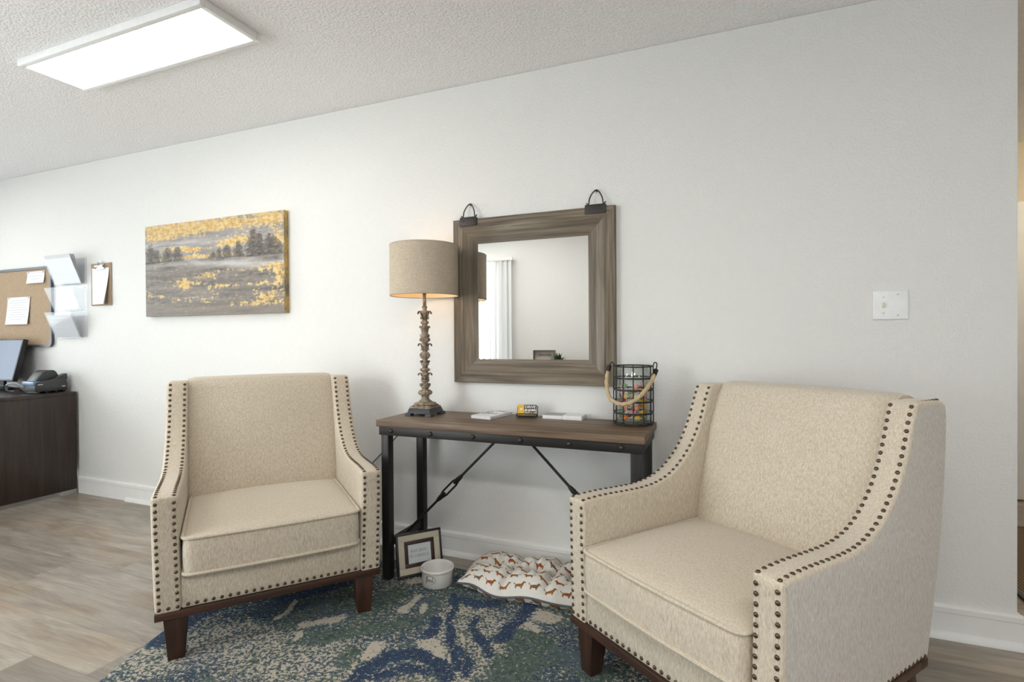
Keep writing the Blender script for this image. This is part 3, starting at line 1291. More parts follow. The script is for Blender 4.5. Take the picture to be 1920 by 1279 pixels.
for hx0, hx1 in ((-1.262, -1.168), (-.610, -.512)):
    hc = (hx0 + hx1) / 2 - cxm
    hw = (hx1 - hx0) / 2
    b = MB()
    b.box((hc - hw, -.035, 1.705 - czm), (hc + hw, -.0315, 1.749 - czm), .003)
    b.box((hc - hw, -.0315, 1.7395 - czm), (hc + hw, -.004, 1.743 - czm), .001)
    h = b.obj('hanger_plate', M_HANG, t)
    b = MB()
    pts = [(-.62 * hw - .012, -.03, 1.757), (-.62 * hw - .004, -.03, 1.751), (-.62 * hw, -.029, 1.756), (-.60 * hw, -.026, 1.775), (-.42 * hw, -.018, 1.800), (-.15 * hw, -.012, 1.817), (0, -.010, 1.820),
           (.15 * hw, -.012, 1.817), (.42 * hw, -.018, 1.800), (.66 * hw, -.026, 1.775), (.72 * hw, -.029, 1.756), (.72 * hw + .004, -.03, 1.751), (.72 * hw + .014, -.03, 1.758)]
    b.tube([(hc + p.x, p.y, p.z - czm) for p in catmull(pts, 5)], .0030, 8)
    b.obj('wire_loop', M_HANG, h)
    for s in (-.6, .6):
        b = MB()
        b.lathe([(.0045, 0), (.004, .002), (0, .003)], 10, Matrix.Translation((hc + s * hw, -.035, 1.727 - czm)) @ Matrix.Rotation(PI / 2, 4, 'X'))
        b.obj('screw', M_BLACK, h)
    b = MB()
    b.cyl((hc, -.001, 1.816 - czm), (hc, -.014, 1.817 - czm), .004, 10)
    b.obj('nail', M_HANG, h)

# ------------------------------------------------------------------ table lamp
LX, LY = -1.387, -.178
t = thing('table_lamp', 'lit table lamp with carved grey column and beige drum shade on the table', 'lamp', (LX, LY, TZ), 0)
t.scale = (1, 1, .978)
M_CARVE, nt_, bs_ = new_mat('weathered_carved_stone')
f_ = noise_tex(nt_, coords(nt_), 55, 4, .7)
L(nt_, ramp(nt_, f_, [(.34, (.10, .072, .048)), (.48, (.25, .195, .14)), (.66, (.43, .36, .28))]), bs_.inputs['Base Color'])
setin(bs_, Roughness=.8)
bump(nt_, bs_, f_, .6, .003)
M_FOOT = plain('dark_slate_foot', (0.035, 0.038, 0.046), .55)
b = MB()
hw = .074
b.frustum((-hw + .008, -hw + .008), (hw - .008, hw - .008), .012, (-hw + .016, -hw + .016), (hw - .016, hw - .016), .036, .002)
for sx in (-1, 1):
    for sy in (-1, 1):
        x0, x1 = sorted((sx * hw, sx * (hw - .034)))
        y0, y1 = sorted((sy * hw, sy * (hw - .034)))
        b.frustum((x0, y0), (x1, y1), 0, (x0 + (.004 if sx < 0 else 0), y0 + (.004 if sy < 0 else 0)), (x1 - (.004 if sx > 0 else 0), y1 - (.004 if sy > 0 else 0)), .014, .0015)
b.obj('foot', M_FOOT, t)
b = MB()
b.box((-.057, -.057, .036), (.057, .057, .044), .003)
b.box((-.050, -.050, .044), (.050, .050, .051), .003)
b.obj('plinth', M_CARVE, t)
b = MB()
prof = [(.048, .050), (.054, .054), (.052, .060), (.040, .064), (.030, .070), (.020, .080), (.018, .090), (.022, .093), (.018, .096), (.027, .103), (.031, .112), (.027, .121), (.016, .128), (.014, .133),
        (.020, .140), (.021, .148), (.014, .156), (.012, .164), (.019, .170), (.019, .176), (.013, .180), (.015, .186), (.017, .196), (.013, .208), (.012, .216), (.022, .224), (.023, .231), (.013, .238), (.011, .244), (.017, .252),
        (.019, .262), (.012, .272), (.011, .280), (.020, .288), (.025, .300), (.020, .312), (.011, .320), (.013, .330), (.016, .345), (.013, .356), (.012, .364), (.023, .374), (.025, .382), (.018, .390), (.022, .397), (.022, .403),
        (.014, .412), (.016, .422), (.018, .438), (.013, .448), (.011, .456), (.019, .463), (.018, .470), (.011, .477), (.013, .487), (.016, .505), (.012, .525), (.010, .535), (.013, .541), (.013, .547), (.0085, .552), (.0085, .615), (0, .617)]
def gad(a, z):
    if .096 < z < .127:
        return 1 + .07 * math.cos(10 * a)
    if .049 < z < .063:
        return 1 + .045 * math.cos(22 * a)
    if .28 < z < .316:
        return 1 + .08 * math.cos(6 * a)
    return 1
b.lathe([(r_ * (1.10 if .1 < z < .5 else 1.0), z) for r_, z in prof], 44, mod=gad)
col = b.obj('column', M_CARVE, t, angle=60)


def leaf_ring(z0, z1, r0, r1, n, wid, curl, rot=0.0):
    b = MB()
    for k in range(n):
        a = 2 * PI * k / n + rot
        ca, sa = math.cos(a), math.sin(a)
        def fn(s, q):
            # q up the leaf, s across
            e = 2 * s - 1
            rad = r0 + (r1 - r0) * q ** 1.8
            z = z0 + (z1 - z0) * math.sin(min(q * 1.15, 1) * PI / 2)
            if q > .72:
                f = (q - .72) / .28
                z -= curl * f ** 1.4
                rad += .003 * math.sin(f * PI)
            w = wid * (.75 + .55 * math.sin(PI * min(1, q * .8 + .2)) ** .8) * (1 - .15 * q ** 3)
            lob = 1 + .14 * math.cos(q * 4 * PI)
            rad -= .0035 * e * e
            if q > .9:
                w *= 1 - .6 * (q - .9) / .1
            return (rad * ca - w * lob * e * sa, rad * sa + w * lob * e * ca, z)
        g1 = b.grid(6, 12, fn)
        def fn2(s, q):
            p = Vector(fn(s, q))
            th = .0050 * (1 - .35 * q)
            return p - Vector((ca, sa, 0.2)) * th
        b.grid(6, 12, fn2, flip=True)
    return b.obj('carved_leaves', M_CARVE, col, angle=70)


leaf_ring(.128, .160, .013, .030, 6, .012, .014)
leaf_ring(.178, .214, .014, .037, 4, .015, .015, .4)
leaf_ring(.250, .276, .014, .027, 6, .011, .011)
leaf_ring(.326, .363, .014, .037, 4, .015, .016, .4)
leaf_ring(.420, .451, .015, .029, 6, .012, .013)
leaf_ring(.484, .527, .014, .037, 4, .016, .018, .4)
b = MB()
sr, s0, s1 = .168, .602, .853
b.lathe([(sr, s0), (sr + .0012, s0 + .004), (sr + .0006, s0 + .012), (sr, s1 - .012), (sr + .0012, s1 - .004), (sr, s1)], 72, close=False)
sh = b.obj('lamp_shade', mat_linen_shade(), t, angle=60)
b = MB()
b.lathe([(sr - .003, s0), (sr - .003, s1)], 72, close=False)
M_LINER = None
m_, nt_, bs_ = new_mat('warm_shade_liner')
bs_.inputs['Base Color'].default_value = (.80, .66, .47, 1)
setin(bs_, Roughness=.8)
M_LINER = m_
b.obj('shade_liner', M_LINER, sh, angle=60)
b = MB()
for z in (s0, s1):
    b.tube([(sr * .992 * math.cos(2 * PI * k / 64), sr * .992 * math.sin(2 * PI * k / 64), z) for k in range(64)], .0024, 6, cyclic=True)
for k in range(3):
    a = 2 * PI * k / 3
    b.cyl((.012 * math.cos(a), .012 * math.sin(a), .800), (sr * .985 * math.cos(a), sr * .985 * math.sin(a), s1 - .012), .002, 6)
b.obj('shade_ring', plain('linen_edge', (.36, .30, .23), .9), sh)
b = MB()
b.lathe([(.010, .612), (.019, .618), (.019, .645), (.013, .652), (.013, .664)], 20)
b.obj('socket', M_RIVET, t)
b = MB()
b.lathe([(.013, .662), (.018, .672), (.029, .693), (.030, .710), (.022, .733), (0, .743)], 20)
b.obj('light_bulb', emit('warm_bulb', (1.0, .68, .36), BULB_STRENGTH), t)

# lamp cord
b = MB()
b.tube(catmull([(-1.46, -.025, .735), (-1.55, -.016, .70), (-1.668, -.012, .602), (-1.72, -.011, .548), (-1.838, -.010, .436), (-1.90, -.011, .36), (-1.98, -.010, .31)], 6), .0028, 6)
tag(b.obj('lamp_cord', M_BLACK), 'thin dark lamp cord running down the wall behind the table and left armchair', 'cord')
t = thing('wall_outlet', 'white wall outlet behind the left armchair where the lamp cord ends', 'outlet', (-1.98, 0, .31))
b = MB()
b.box((-.036, -.005, -.058), (.036, 0, .058), .002)
b.obj('plate', M_WHITE, t)
b = MB()
b.box((-.014, -.026, -.012), (.014, -.005, .012), .003)
b.obj('plug', M_BLACK, t)

# ------------------------------------------------------------------ things on the table
def spin(pts, ang, c):
    ca, sa = math.cos(ang), math.sin(ang)
    return [(c[0] + x * ca - y * sa, c[1] + x * sa + y * ca) for x, y in pts]


# glossy brochures
t = thing('brochure_stack', 'white stack of glossy brochures with a photo on top, right of the lamp', 'brochures', (-1.052, -.118, TZ), math.radians(-10))
b = MB()
for k in range(9):
    o = .0012 * math.sin(k * 2.3)
    b.box((-.055 + o, -.095 + o * .7, k * .0015), (.055 + o, .095 + o * .7, k * .0015 + .0012), 0)
b.obj('pages', M_PAPER, t, smooth=False)
m_, nt_, bs_ = new_mat('brochure_photo_print')
f_ = noise_tex(nt_, coords(nt_), 26, 3, .6)
L(nt_, ramp(nt_, f_, [(.36, (.05, .05, .06)), (.46, (.22, .17, .15)), (.52, (.62, .60, .58)), (.6, (.85, .85, .86))]), bs_.inputs['Base Color'])
setin(bs_, Roughness=.2)
b = MB()
b.box((-.053, -.02, .0133), (.053, .093, .0137))
b.obj('cover_photo', m_, t, smooth=False)

# business card holder
HC, HR = (-.882, -.088), math.radians(14)
t = thing('card_holder', 'small black wire holder with cards in the middle of the tabletop', 'card holder', (HC[0], HC[1], TZ), HR)
b = MB()
W2 = .048
def rr_loop(y0, z0, y1, z1, w):
    pts = [(-w, y0, z0), (w, y0, z0), (w, y1, z1), (-w, y1, z1)]
    out = []
    for i in range(4):
        a, c, d_ = Vector(pts[i - 1]), Vector(pts[i]), Vector(pts[(i + 1) % 4])
        r_ = .007
        p0, p1 = c + (a - c).normalized() * r_, c + (d_ - c).normalized() * r_
        for k in range(5):
            s = k / 4
            out.append(p0 * (1 - s) ** 2 + c * 2 * s * (1 - s) + p1 * s * s)
    return out
b.tube(rr_loop(-.022, .003, -.026, .019, W2), .0022, 8, cyclic=True)
b.tube(rr_loop(.004, .003, .026, .050, W2), .0022, 8, cyclic=True)
for x in (-.03, .03):
    b.tube([(x, -.022, .003), (x, .004, .003)], .0022, 8)
b.obj('wire_frame', M_BLACK, t)
t = thing('business_card', 'yellow and black business cards reading DRIVE, standing in the wire holder', 'cards', (HC[0], HC[1], TZ), HR)
tilt = Matrix.Translation((0, -.0165, .0112)) @ Matrix.Rotation(math.radians(-24), 4, 'X')
M_YEL = plain('yellow_print', (.72, .42, .03), .4)
M_DARK = plain('dark_card_print', (.028, .028, .032), .4)
m_, nt_, bs_ = new_mat('tan_photo_print')
f_ = noise_tex(nt_, coords(nt_), 90, 3, .6)
L(nt_, ramp(nt_, f_, [(.38, (.03, .03, .03)), (.5, (.30, .24, .14)), (.62, (.55, .46, .32))]), bs_.inputs['Base Color'])
M_TAN = m_
def on_card(bb, lo, hi, bev=0):
    return bb.box(lo, hi, bev, mat=tilt)
b = MB()
on_card(b, (-.0445, -.001, 0), (.0445, .011, .051))
b.obj('card_stack', M_PAPER, t, smooth=False)
b = MB()
on_card(b, (-.0445, -.0013, 0), (-.014, -.001, .051))
b.obj('yellow_panel', M_YEL, t, smooth=False)
b = MB()
on_card(b, (-.014, -.0013, .026), (.0445, -.001, .051))
b.obj('dark_panel', M_DARK, t, smooth=False)
b = MB()
on_card(b, (-.014, -.0013, 0), (.0445, -.001, .026))
b.obj('photo_panel', M_TAN, t, smooth=False)
up = Matrix.Rotation(PI / 2, 4, 'X')
def letters(body, size, x, z, mat, parent, base=tilt, y=-.0016, spacing=1.0):
    me = text_mesh(body, size, spacing=spacing)
    me.transform(base @ Matrix.Translation((x, y, z)) @ up)
    me.materials.append(mat)
    return link('lettering', me, parent)
letters('DRIVE', .0185, .015, .0395, M_WHITE, t, spacing=1.02)
b = MB()
for x, w in ((-.010, .009), (.003, .004), (.010, .007), (.020, .012), (.034, .006)):
    on_card(b, (x, -.0017, .021), (x + w, -.0014, .029))
b.obj('print_line', M_WHITE, t, smooth=False)
b = MB()
for x, z in ((-.033, .030), (-.027, .030), (-.033, .024), (-.027, .024)):
    on_card(b, (x, -.0017, z), (x + .0045, -.0014, z + .0045))
b.obj('emblem', M_WHITE, t, smooth=False)

# two card stacks
for (lab, x0, x1, y0, y1, topm, h) in (('grey-topped stack of cards lying left of the white card stack', -.800, -.706, -.105, -.012, plain('grey_card', (.36, .36, .37), .5), .0165),
                                       ('white card stack lying between the grey-topped stack and the wire basket', -.703, -.612, -.108, -.014, M_PAPER, .018)):
    t = thing('card_stack', lab, 'card stack', ((x0 + x1) / 2, (y0 + y1) / 2, TZ), 0, 'card stacks on the console table')
    b = MB()
    b.box((-(x1 - x0) / 2, -(y1 - y0) / 2, 0), ((x1 - x0) / 2, (y1 - y0) / 2, h), .0008)
    b.obj('card_edges', M_PAPER, t)
    b = MB()
    b.box((-(x1 - x0) / 2 + .001, -(y1 - y0) / 2 + .001, h), ((x1 - x0) / 2 - .001, (y1 - y0) / 2 - .001, h + .0006))
    b.obj('top_card', topm, t, smooth=False)

# wire basket with glass jar
BX, BY = -.378, -.118
t = thing('wire_basket', 'black wire basket with rope handle holding a candy jar, right end of the table', 'basket', (BX, BY, TZ))
BR, BH = .084, .252
for z in (.006, .052, .102, .152, .202, BH):
    b = MB()
    if z < .01 or z > .25:
        b.tube([(BR * math.cos(2 * PI * k / 48), BR * math.sin(2 * PI * k / 48), z) for k in range(48)], .0030, 8, cyclic=True)
    else:
        b.lathe([(BR - .001, z - .0035), (BR + .0012, z - .0035), (BR + .0012, z + .0035), (BR - .001, z + .0035), (BR - .001, z - .0035)], 48, close=False)
    b.obj('wire_ring', M_IRON, t)
for k in range(12):
    a = 2 * PI * k / 12 + .16
    b = MB()
    p = Vector((BR * math.cos(a), BR * math.sin(a), 0))
    b.cyl(p + Vector((0, 0, .004)), p + Vector((0, 0, BH)), .0026, 8)
    b.obj('wire_upright', M_IRON, t)
b = MB()
for k in range(4):
    a = PI * k / 4
    b.cyl((BR * math.cos(a), BR * math.sin(a), .004), (-BR * math.cos(a), -BR * math.sin(a), .004), .0022, 6)
b.obj('wire_bottom', M_IRON, t)
b = MB()
rp = [(-.108, .002, .238), (-.112, -.012, .20), (-.105, -.045, .150), (-.080, -.082, .112), (-.035, -.108, .0975), (.010, -.109, .108), (.050, -.090, .140), (.080, -.052, .185), (.094, -.015, .225)]
rp = catmull(rp, 14)
b.tube(rp, .0085, 12, twist=lambda a, i: 1 + .20 * math.cos(3 * a + i * .75))
b.obj('rope_handle', plain('jute_rope', (.50, .38, .23), .9, bump_scale=300, bump_str=.5), t, angle=80)
for e0, e1, s in ((rp[0], rp[3], -1), (rp[-1], rp[-4], 1)):
    b = MB()
    dd = (e0 - e1).normalized()
    b.tube([e0 - dd * .012, e0 + dd * .016], .0102, 12)
    b.tube(catmull([e0 + dd * .014, Vector((s * .100, .004, .262)), Vector((s * .090, .004, .268)), Vector((s * .083, .003, .250))], 6), .0024, 8)
    b.obj('handle_clip', M_IRON, t)
t = thing('glass_jar', 'clear cylindrical glass jar of wrapped candy inside the wire basket', 'jar', (BX, BY, TZ + .008))
b = MB()
b.lathe([(0, 0), (.066, 0), (.073, .004), (.074, .012), (.074, .236), (.0725, .238), (.071, .236), (.071, .014), (.066, .010), (0, .010)], 48)
b.obj('jar_glass', M_GLASS, t, angle=50)


def candy_mesh(color, nm):
    b = MB()
    b.lathe([(0, -.012), (.006, -.011), (.0095, -.006), (.0105, 0), (.0095, .006), (.006, .011), (0, .012)], 10, slot=0)
    for s in (-1, 1):
        n_ = 8
        ring0 = [b.bm.verts.new((.002 * math.cos(2 * PI * k / n_), .002 * math.sin(2 * PI * k / n_), s * .0115)) for k in range(n_)]
        ring1 = [b.bm.verts.new(((.009 if k % 2 else .005) * math.cos(2 * PI * k / n_), .5 * (.009 if k % 2 else .005) * math.sin(2 * PI * k / n_), s * (.021 if k % 2 else .018))) for k in range(n_)]
        for k in range(n_):
            j = (k + 1) % n_
            f = b.bm.faces.new([ring0[k], ring0[j], ring1[j], ring1[k]])
            f.material_index = 1
    return b.mesh('wrapped_candy', [plain(nm, color, .25), M_WRAP], angle=70)


M_WRAP = glassy('clear_wrapper', (.95, .95, .95), .12, .15, .25)
CANDY = [('red', (.62, .03, .025)), ('yellow', (.78, .48, .03)), ('orange', (.75, .22, .03)), ('pale green', (.22, .42, .22)), ('pink', (.75, .30, .30)), ('cream', (.75, .66, .48))]
CM = {n_: candy_mesh(c_, 'candy_' + n_.replace(' ', '_')) for n_, c_ in CANDY}
rnd = random.Random(3)
for lay in range(7):
    z = TZ + .008 + .024 + lay * .0228
    spots = [(.0505, 2 * PI * k / 6 + lay * .5) for k in range(6)] + [(.012, lay * 1.1)]
    if lay == 6:
        spots = spots[1:5]
    for (rad, a) in spots:
        n_ = rnd.choice(['red', 'yellow', 'orange', 'pale green', 'pink', 'cream', 'yellow', 'orange'])
        o = link('wrapped_candy', CM[n_])
        o.location = (BX + rad * math.cos(a), BY + rad * math.sin(a), z + rnd.uniform(-.001, .001))
        o.rotation_euler = (PI / 2 + rnd.uniform(-.35, .35), 0, a + rnd.uniform(-.25, .25))
        tag(o, n_ + ' wrapped hard candy inside the glass jar in the wire basket', 'candy', n_ + ' wrapped candies in the glass jar')

# ------------------------------------------------------------------ canvas painting
def canvas_color(u, v, seed=0.0):
    """u across 0..1, v up 0..1 -> colour of the print"""
    P = lambda s, t, k: mnoise.fractal(Vector((u * s + seed, v * t, k)), .6, 2.1, 5)
    st = P(3.5, 22, 1.0)
    fi = P(30, 44, 5.0)
    md = P(9, 16, 8.0)
    grey = Vector((.195, .168, .146)) * (1 + .38 * st + .28 * fi)
    if v > .595:
        grey = Vector((.30, .275, .26)) * (1 + .30 * st + .14 * fi)
    light = max(0, 1 - abs(v - .53 - .03 * math.sin(u * 5)) / .075) * (.35 + .65 * u)
    light = max(light, .9 * max(0, 1 - abs(v - .755 - .02 * math.sin(u * 4 + 1)) / .05) * (1 - .5 * u))
    c = grey.lerp(Vector((.52, .50, .49)), min(1, max(0, light * (.75 + .9 * st))))
    hf = P(95, 120, 12.0)
    fv = P(58, 20, 17.0)
    gold = Vector((.60, .34, .06)).lerp(Vector((.78, .58, .24)), min(1, max(0, .50 + .9 * fi + .8 * fv)))
    g = -.9
    def blob(cu, cv, ru, rv, k=1.0):
        return k * math.exp(-((u - cu) / ru) ** 2 - ((v - cv) / rv) ** 2)
    G = (blob(.18, .93, .3, .09, 1.3) + blob(.62, .93, .30, .08, 1.1) + blob(.93, .93, .12, .09, .9) + blob(.10, .855, .16, .03) + blob(.24, .715, .12, .035, 1.2) + blob(.40, .70, .13, .025, 1.1)
         + blob(.62, .74, .10, .05, 1.2) + blob(.74, .76, .10, .06, 1.1) + blob(.96, .72, .05, .09, 1.3) + blob(.38, .625, .12, .022, 1.2) + blob(.60, .618, .20, .018, 1.1) + blob(.13, .61, .10, .02, .8)
         + blob(.30, .335, .05, .08, .95) + blob(.36, .34, .14, .07, .7) + blob(.49, .42, .07, .035, .9) + blob(.62, .46, .10, .03, .8) + blob(.80, .46, .10, .03, .6) + blob(.93, .47, .07, .05, .9)
         + blob(.97, .36, .05, .12, 1.15) + blob(.80, .30, .16, .018, .9) + blob(.60, .30, .08, .015, .8) + blob(.02, .25, .03, .1, .8) + blob(.11, .22, .04, .03, .8) + blob(.25, .17, .10, .03, .8) + blob(.45, .16, .10, .05, .75)
         + blob(.52, .25, .06, .06, .6) + blob(.90, .17, .10, .06, 1.1) + blob(.82, .10, .16, .03, .9) + blob(.70, .14, .06, .04, .6))
    g = G + .50 * md + .45 * fi + .30 * hf + .50 * fv - .68 + (.22 if v > .87 + .035 * u + .06 * md + .03 * fv else 0) + .9 * max(0, 1 - abs(v - .622) / .022) * (.7 + st)
    gf = min(1, max(0, g * 3.4)) * (.86 if v < .8 else .78)
    c = c.lerp(gold, gf)
    dk = max(0, 1 - abs(v - (.175 - .07 * min(1, u / .6)) - .01 * fi) / .010) * (1 if .05 < u < .72 else 0) * (.5 + md)
    c = c.lerp(Vector((.05, .04, .035)), min(1, max(0, dk)))
    rg = max(0, 1 - abs(v - .588 - .006 * math.sin(u * 9) - .004 * fi) / .009) * (.45 + .9 * md + .4 * math.sin(u * 11 + 1))
    c = c.lerp(Vector((.07, .055, .045)), min(1, max(0, rg)))
    if v < .13:
        c = c.lerp(Vector((.20, .165, .135)) * (1 + .2 * st), (1 - gf) * .7)
    tr = -1
    for (cu, tv, w) in ((.045, .785, .050), (.085, .73, .050), (.18, .735, .055), (.255, .735, .048), (.52, .655, .03), (.567, .69, .026), (.62, .715, .036), (.70, .74, .036), (.80, .845, .048), (.84, .80, .045), (.915, .775, .060), (.96, .71, .04)):
        hgt = (v - .600) / max(.02, tv - .600)
        if -.12 < hgt < 1.1:
            wid = w * (1.05 - .75 * max(0, hgt) ** 1.6)
            d_ = 1 - abs(u - cu) / max(.004, wid)
            tr = max(tr, min(d_ * 1.5, (1.08 - hgt) * 2.4) + .8 * fi + .5 * hf + .6 * fv + .25 * md + .06)
    tf = min(1, max(0, tr * 3))
    c = c.lerp(Vector((.075, .062, .056)) * (1 + 1.1 * fi + .8 * hf), tf * .86)
    return [min(1, max(.01, q)) for q in c]


def build_canvas():
    x0, x1, z0, z1, dp = -3.664, -2.434, 1.292, 1.902, .036
    t = thing('canvas_painting', 'gold and grey landscape canvas hanging on the white wall above the left armchair', 'painting', ((x0 + x1) / 2, 0, z0))
    w, h = x1 - x0, z1 - z0
    b = MB()
    NU, NV = 260, 132
    lay = []
    E = dp / w
    def fn(s, q):
        return (-w / 2 + w * s, -dp, h * q)
    b.grid(NU, NV, fn)
    b.grid(8, NV, lambda s, q: (w / 2, -dp + (dp - .001) * s, h * q))
    b.grid(8, NV, lambda s, q: (-w / 2, -dp + (dp - .001) * s, h * q), flip=True)
    b.grid(NU, 8, lambda s, q: (-w / 2 + w * s, -dp + (dp - .001) * q, h))
    b.grid(NU, 8, lambda s, q: (-w / 2 + w * s, -dp + (dp - .001) * q, 0), flip=True)
    m, nt, bs = new_mat('landscape_print')
    at = N(nt, 'ShaderNodeAttribute', attribute_name='print')
    L(nt, at.outputs['Color'], bs.inputs['Base Color'])
    setin(bs, Roughness=.55)
    bump(nt, bs, noise_tex(nt, coords(nt, (60, 60, 240)), 1, 3), .15, .001)
    me = b.mesh('print', m, angle=30)
    ca = me.color_attributes.new('print', 'FLOAT_COLOR', 'POINT')
    for i, v in enumerate(me.vertices):
        u = (v.co.x + w / 2) / w
        q = v.co.z / h
        ex = (v.co.y + dp) / dp
        c = canvas_color(u + (ex * .05 if v.co.x > 0 else -ex * .05), q)
        if ex > .1 and v.co.x > 0:
            k = .5 + .9 * mnoise.noise(Vector((q * 7, 3.3, 0))) + .5 * mnoise.noise(Vector((q * 31, ex * 3, 0)))
            c = list(Vector((.12, .10, .08)).lerp(Vector((.62, .40, .09)), min(1, max(0, k))))
        ca.data[i].color = (*c, 1)
    link('canvas_print', me, t)
    b = MB()
    for lo, hi in (((-w / 2 + .003, -.02, .003), (-w / 2 + .035, -.003, h - .003)), ((w / 2 - .035, -.02, .003), (w / 2 - .003, -.003, h - .003)), ((-w / 2 + .035, -.02, .003), (w / 2 - .035, -.003, .035)), ((-w / 2 + .035, -.02, h - .035), (w / 2 - .035, -.003, h - .003))):
        b.box(lo, hi)
    b.obj('stretcher_bars', plain('pale_pine', (.5, .38, .24), .7), t)


build_canvas()

# ------------------------------------------------------------------ light switch
t = thing('light_switch', 'white two-gang switch plate with one toggle on the wall above the right armchair', 'light switch', (.5865, 0, 1.2525))
b = MB()
b.box((-.0575, -.007, -.0565), (.0575, -.0, .0565), .004, 3)
b.obj('plate', M_WHITE, t)
b = MB()
b.box((-.029, -.0078, -.012), (-.018, -.0065, .012), .0006)
b.box((-.0275, -.019, -.002), (-.0195, -.006, .008), .002, mat=Matrix.Rotation(math.radians(12), 4, 'X'))
b.obj('toggle', plain('ivory_toggle', (.66, .62, .54), .4), t)
for x, z in ((-.0235, .031), (-.0235, -.031), (.023, .040), (.023, -.040)):
    b = MB()
    b.lathe([(.0032, 0), (.003, .0012), (0, .0016)], 10, Matrix.Translation((x, -.007, z)) @ Matrix.Rotation(PI / 2, 4, 'X'))
    b.obj('screw', plain('painted_screw', (.5, .5, .5), .4), t)

# ------------------------------------------------------------------ framed pet sign
FB0, FB1 = Vector((-1.424, -.370, RZ + .004)), Vector((-1.282, -.204, RZ + .004))
ang = math.atan2(FB1.y - FB0.y, FB1.x - FB0.x)
t = thing('picture_frame', 'small framed WOOF! WOOF! pet sign leaning under the table beside the white bowl', 'picture frame', tuple((FB0 + FB1) / 2), ang)
fwid, fhgt = .222, .196
lean = Matrix.Rotation(math.radians(-12), 4, 'X')
def ringbox(bb, w, h, c, t_, y0, y1, bev=.001):
    # border of outer size w x h centred at height c, band width t_
    for lo, hi in (((-w / 2, y0, c - h / 2), (w / 2, y1, c - h / 2 + t_)), ((-w / 2, y0, c + h / 2 - t_), (w / 2, y1, c + h / 2)),
                   ((-w / 2, y0, c - h / 2 + t_), (-w / 2 + t_, y1, c + h / 2 - t_)), ((w / 2 - t_, y0, c - h / 2 + t_), (w / 2, y1, c + h / 2 - t_))):
        bb.box(lo, hi, bev, mat=lean)
cz = fhgt / 2 + .002
b = MB()
ringbox(b, fwid, fhgt, cz, .009, -.010, .010)
b.box((-fwid / 2 + .006, .0, cz - fhgt / 2 + .006), (fwid / 2 - .006, .009, cz + fhgt / 2 - .006), mat=lean)
b.obj('frame', plain('dark_brown_frame', (.020, .014, .012), .4), t)
b = MB()
ringbox(b, fwid - .018, fhgt - .018, cz, .029, -.006, .0, .0005)
b.obj('cream_band', plain('cream_frame_band', (.56, .50, .39), .6), t)
b = MB()
ringbox(b, fwid - .076, fhgt - .076, cz, .017, -.009, .0, .001)
b.obj('inner_band', plain('brown_inner_band', (.040, .022, .017), .45), t)
pw, ph = fwid - .110, fhgt - .110
b = MB()
b.box((-pw / 2 - .001, -.004, cz - ph / 2 - .001), (pw / 2 + .001, -.001, cz + ph / 2 + .001), mat=lean)
b.obj('sign_paper', plain('pale_sign_paper', (.66, .69, .70), .5), t, smooth=False)

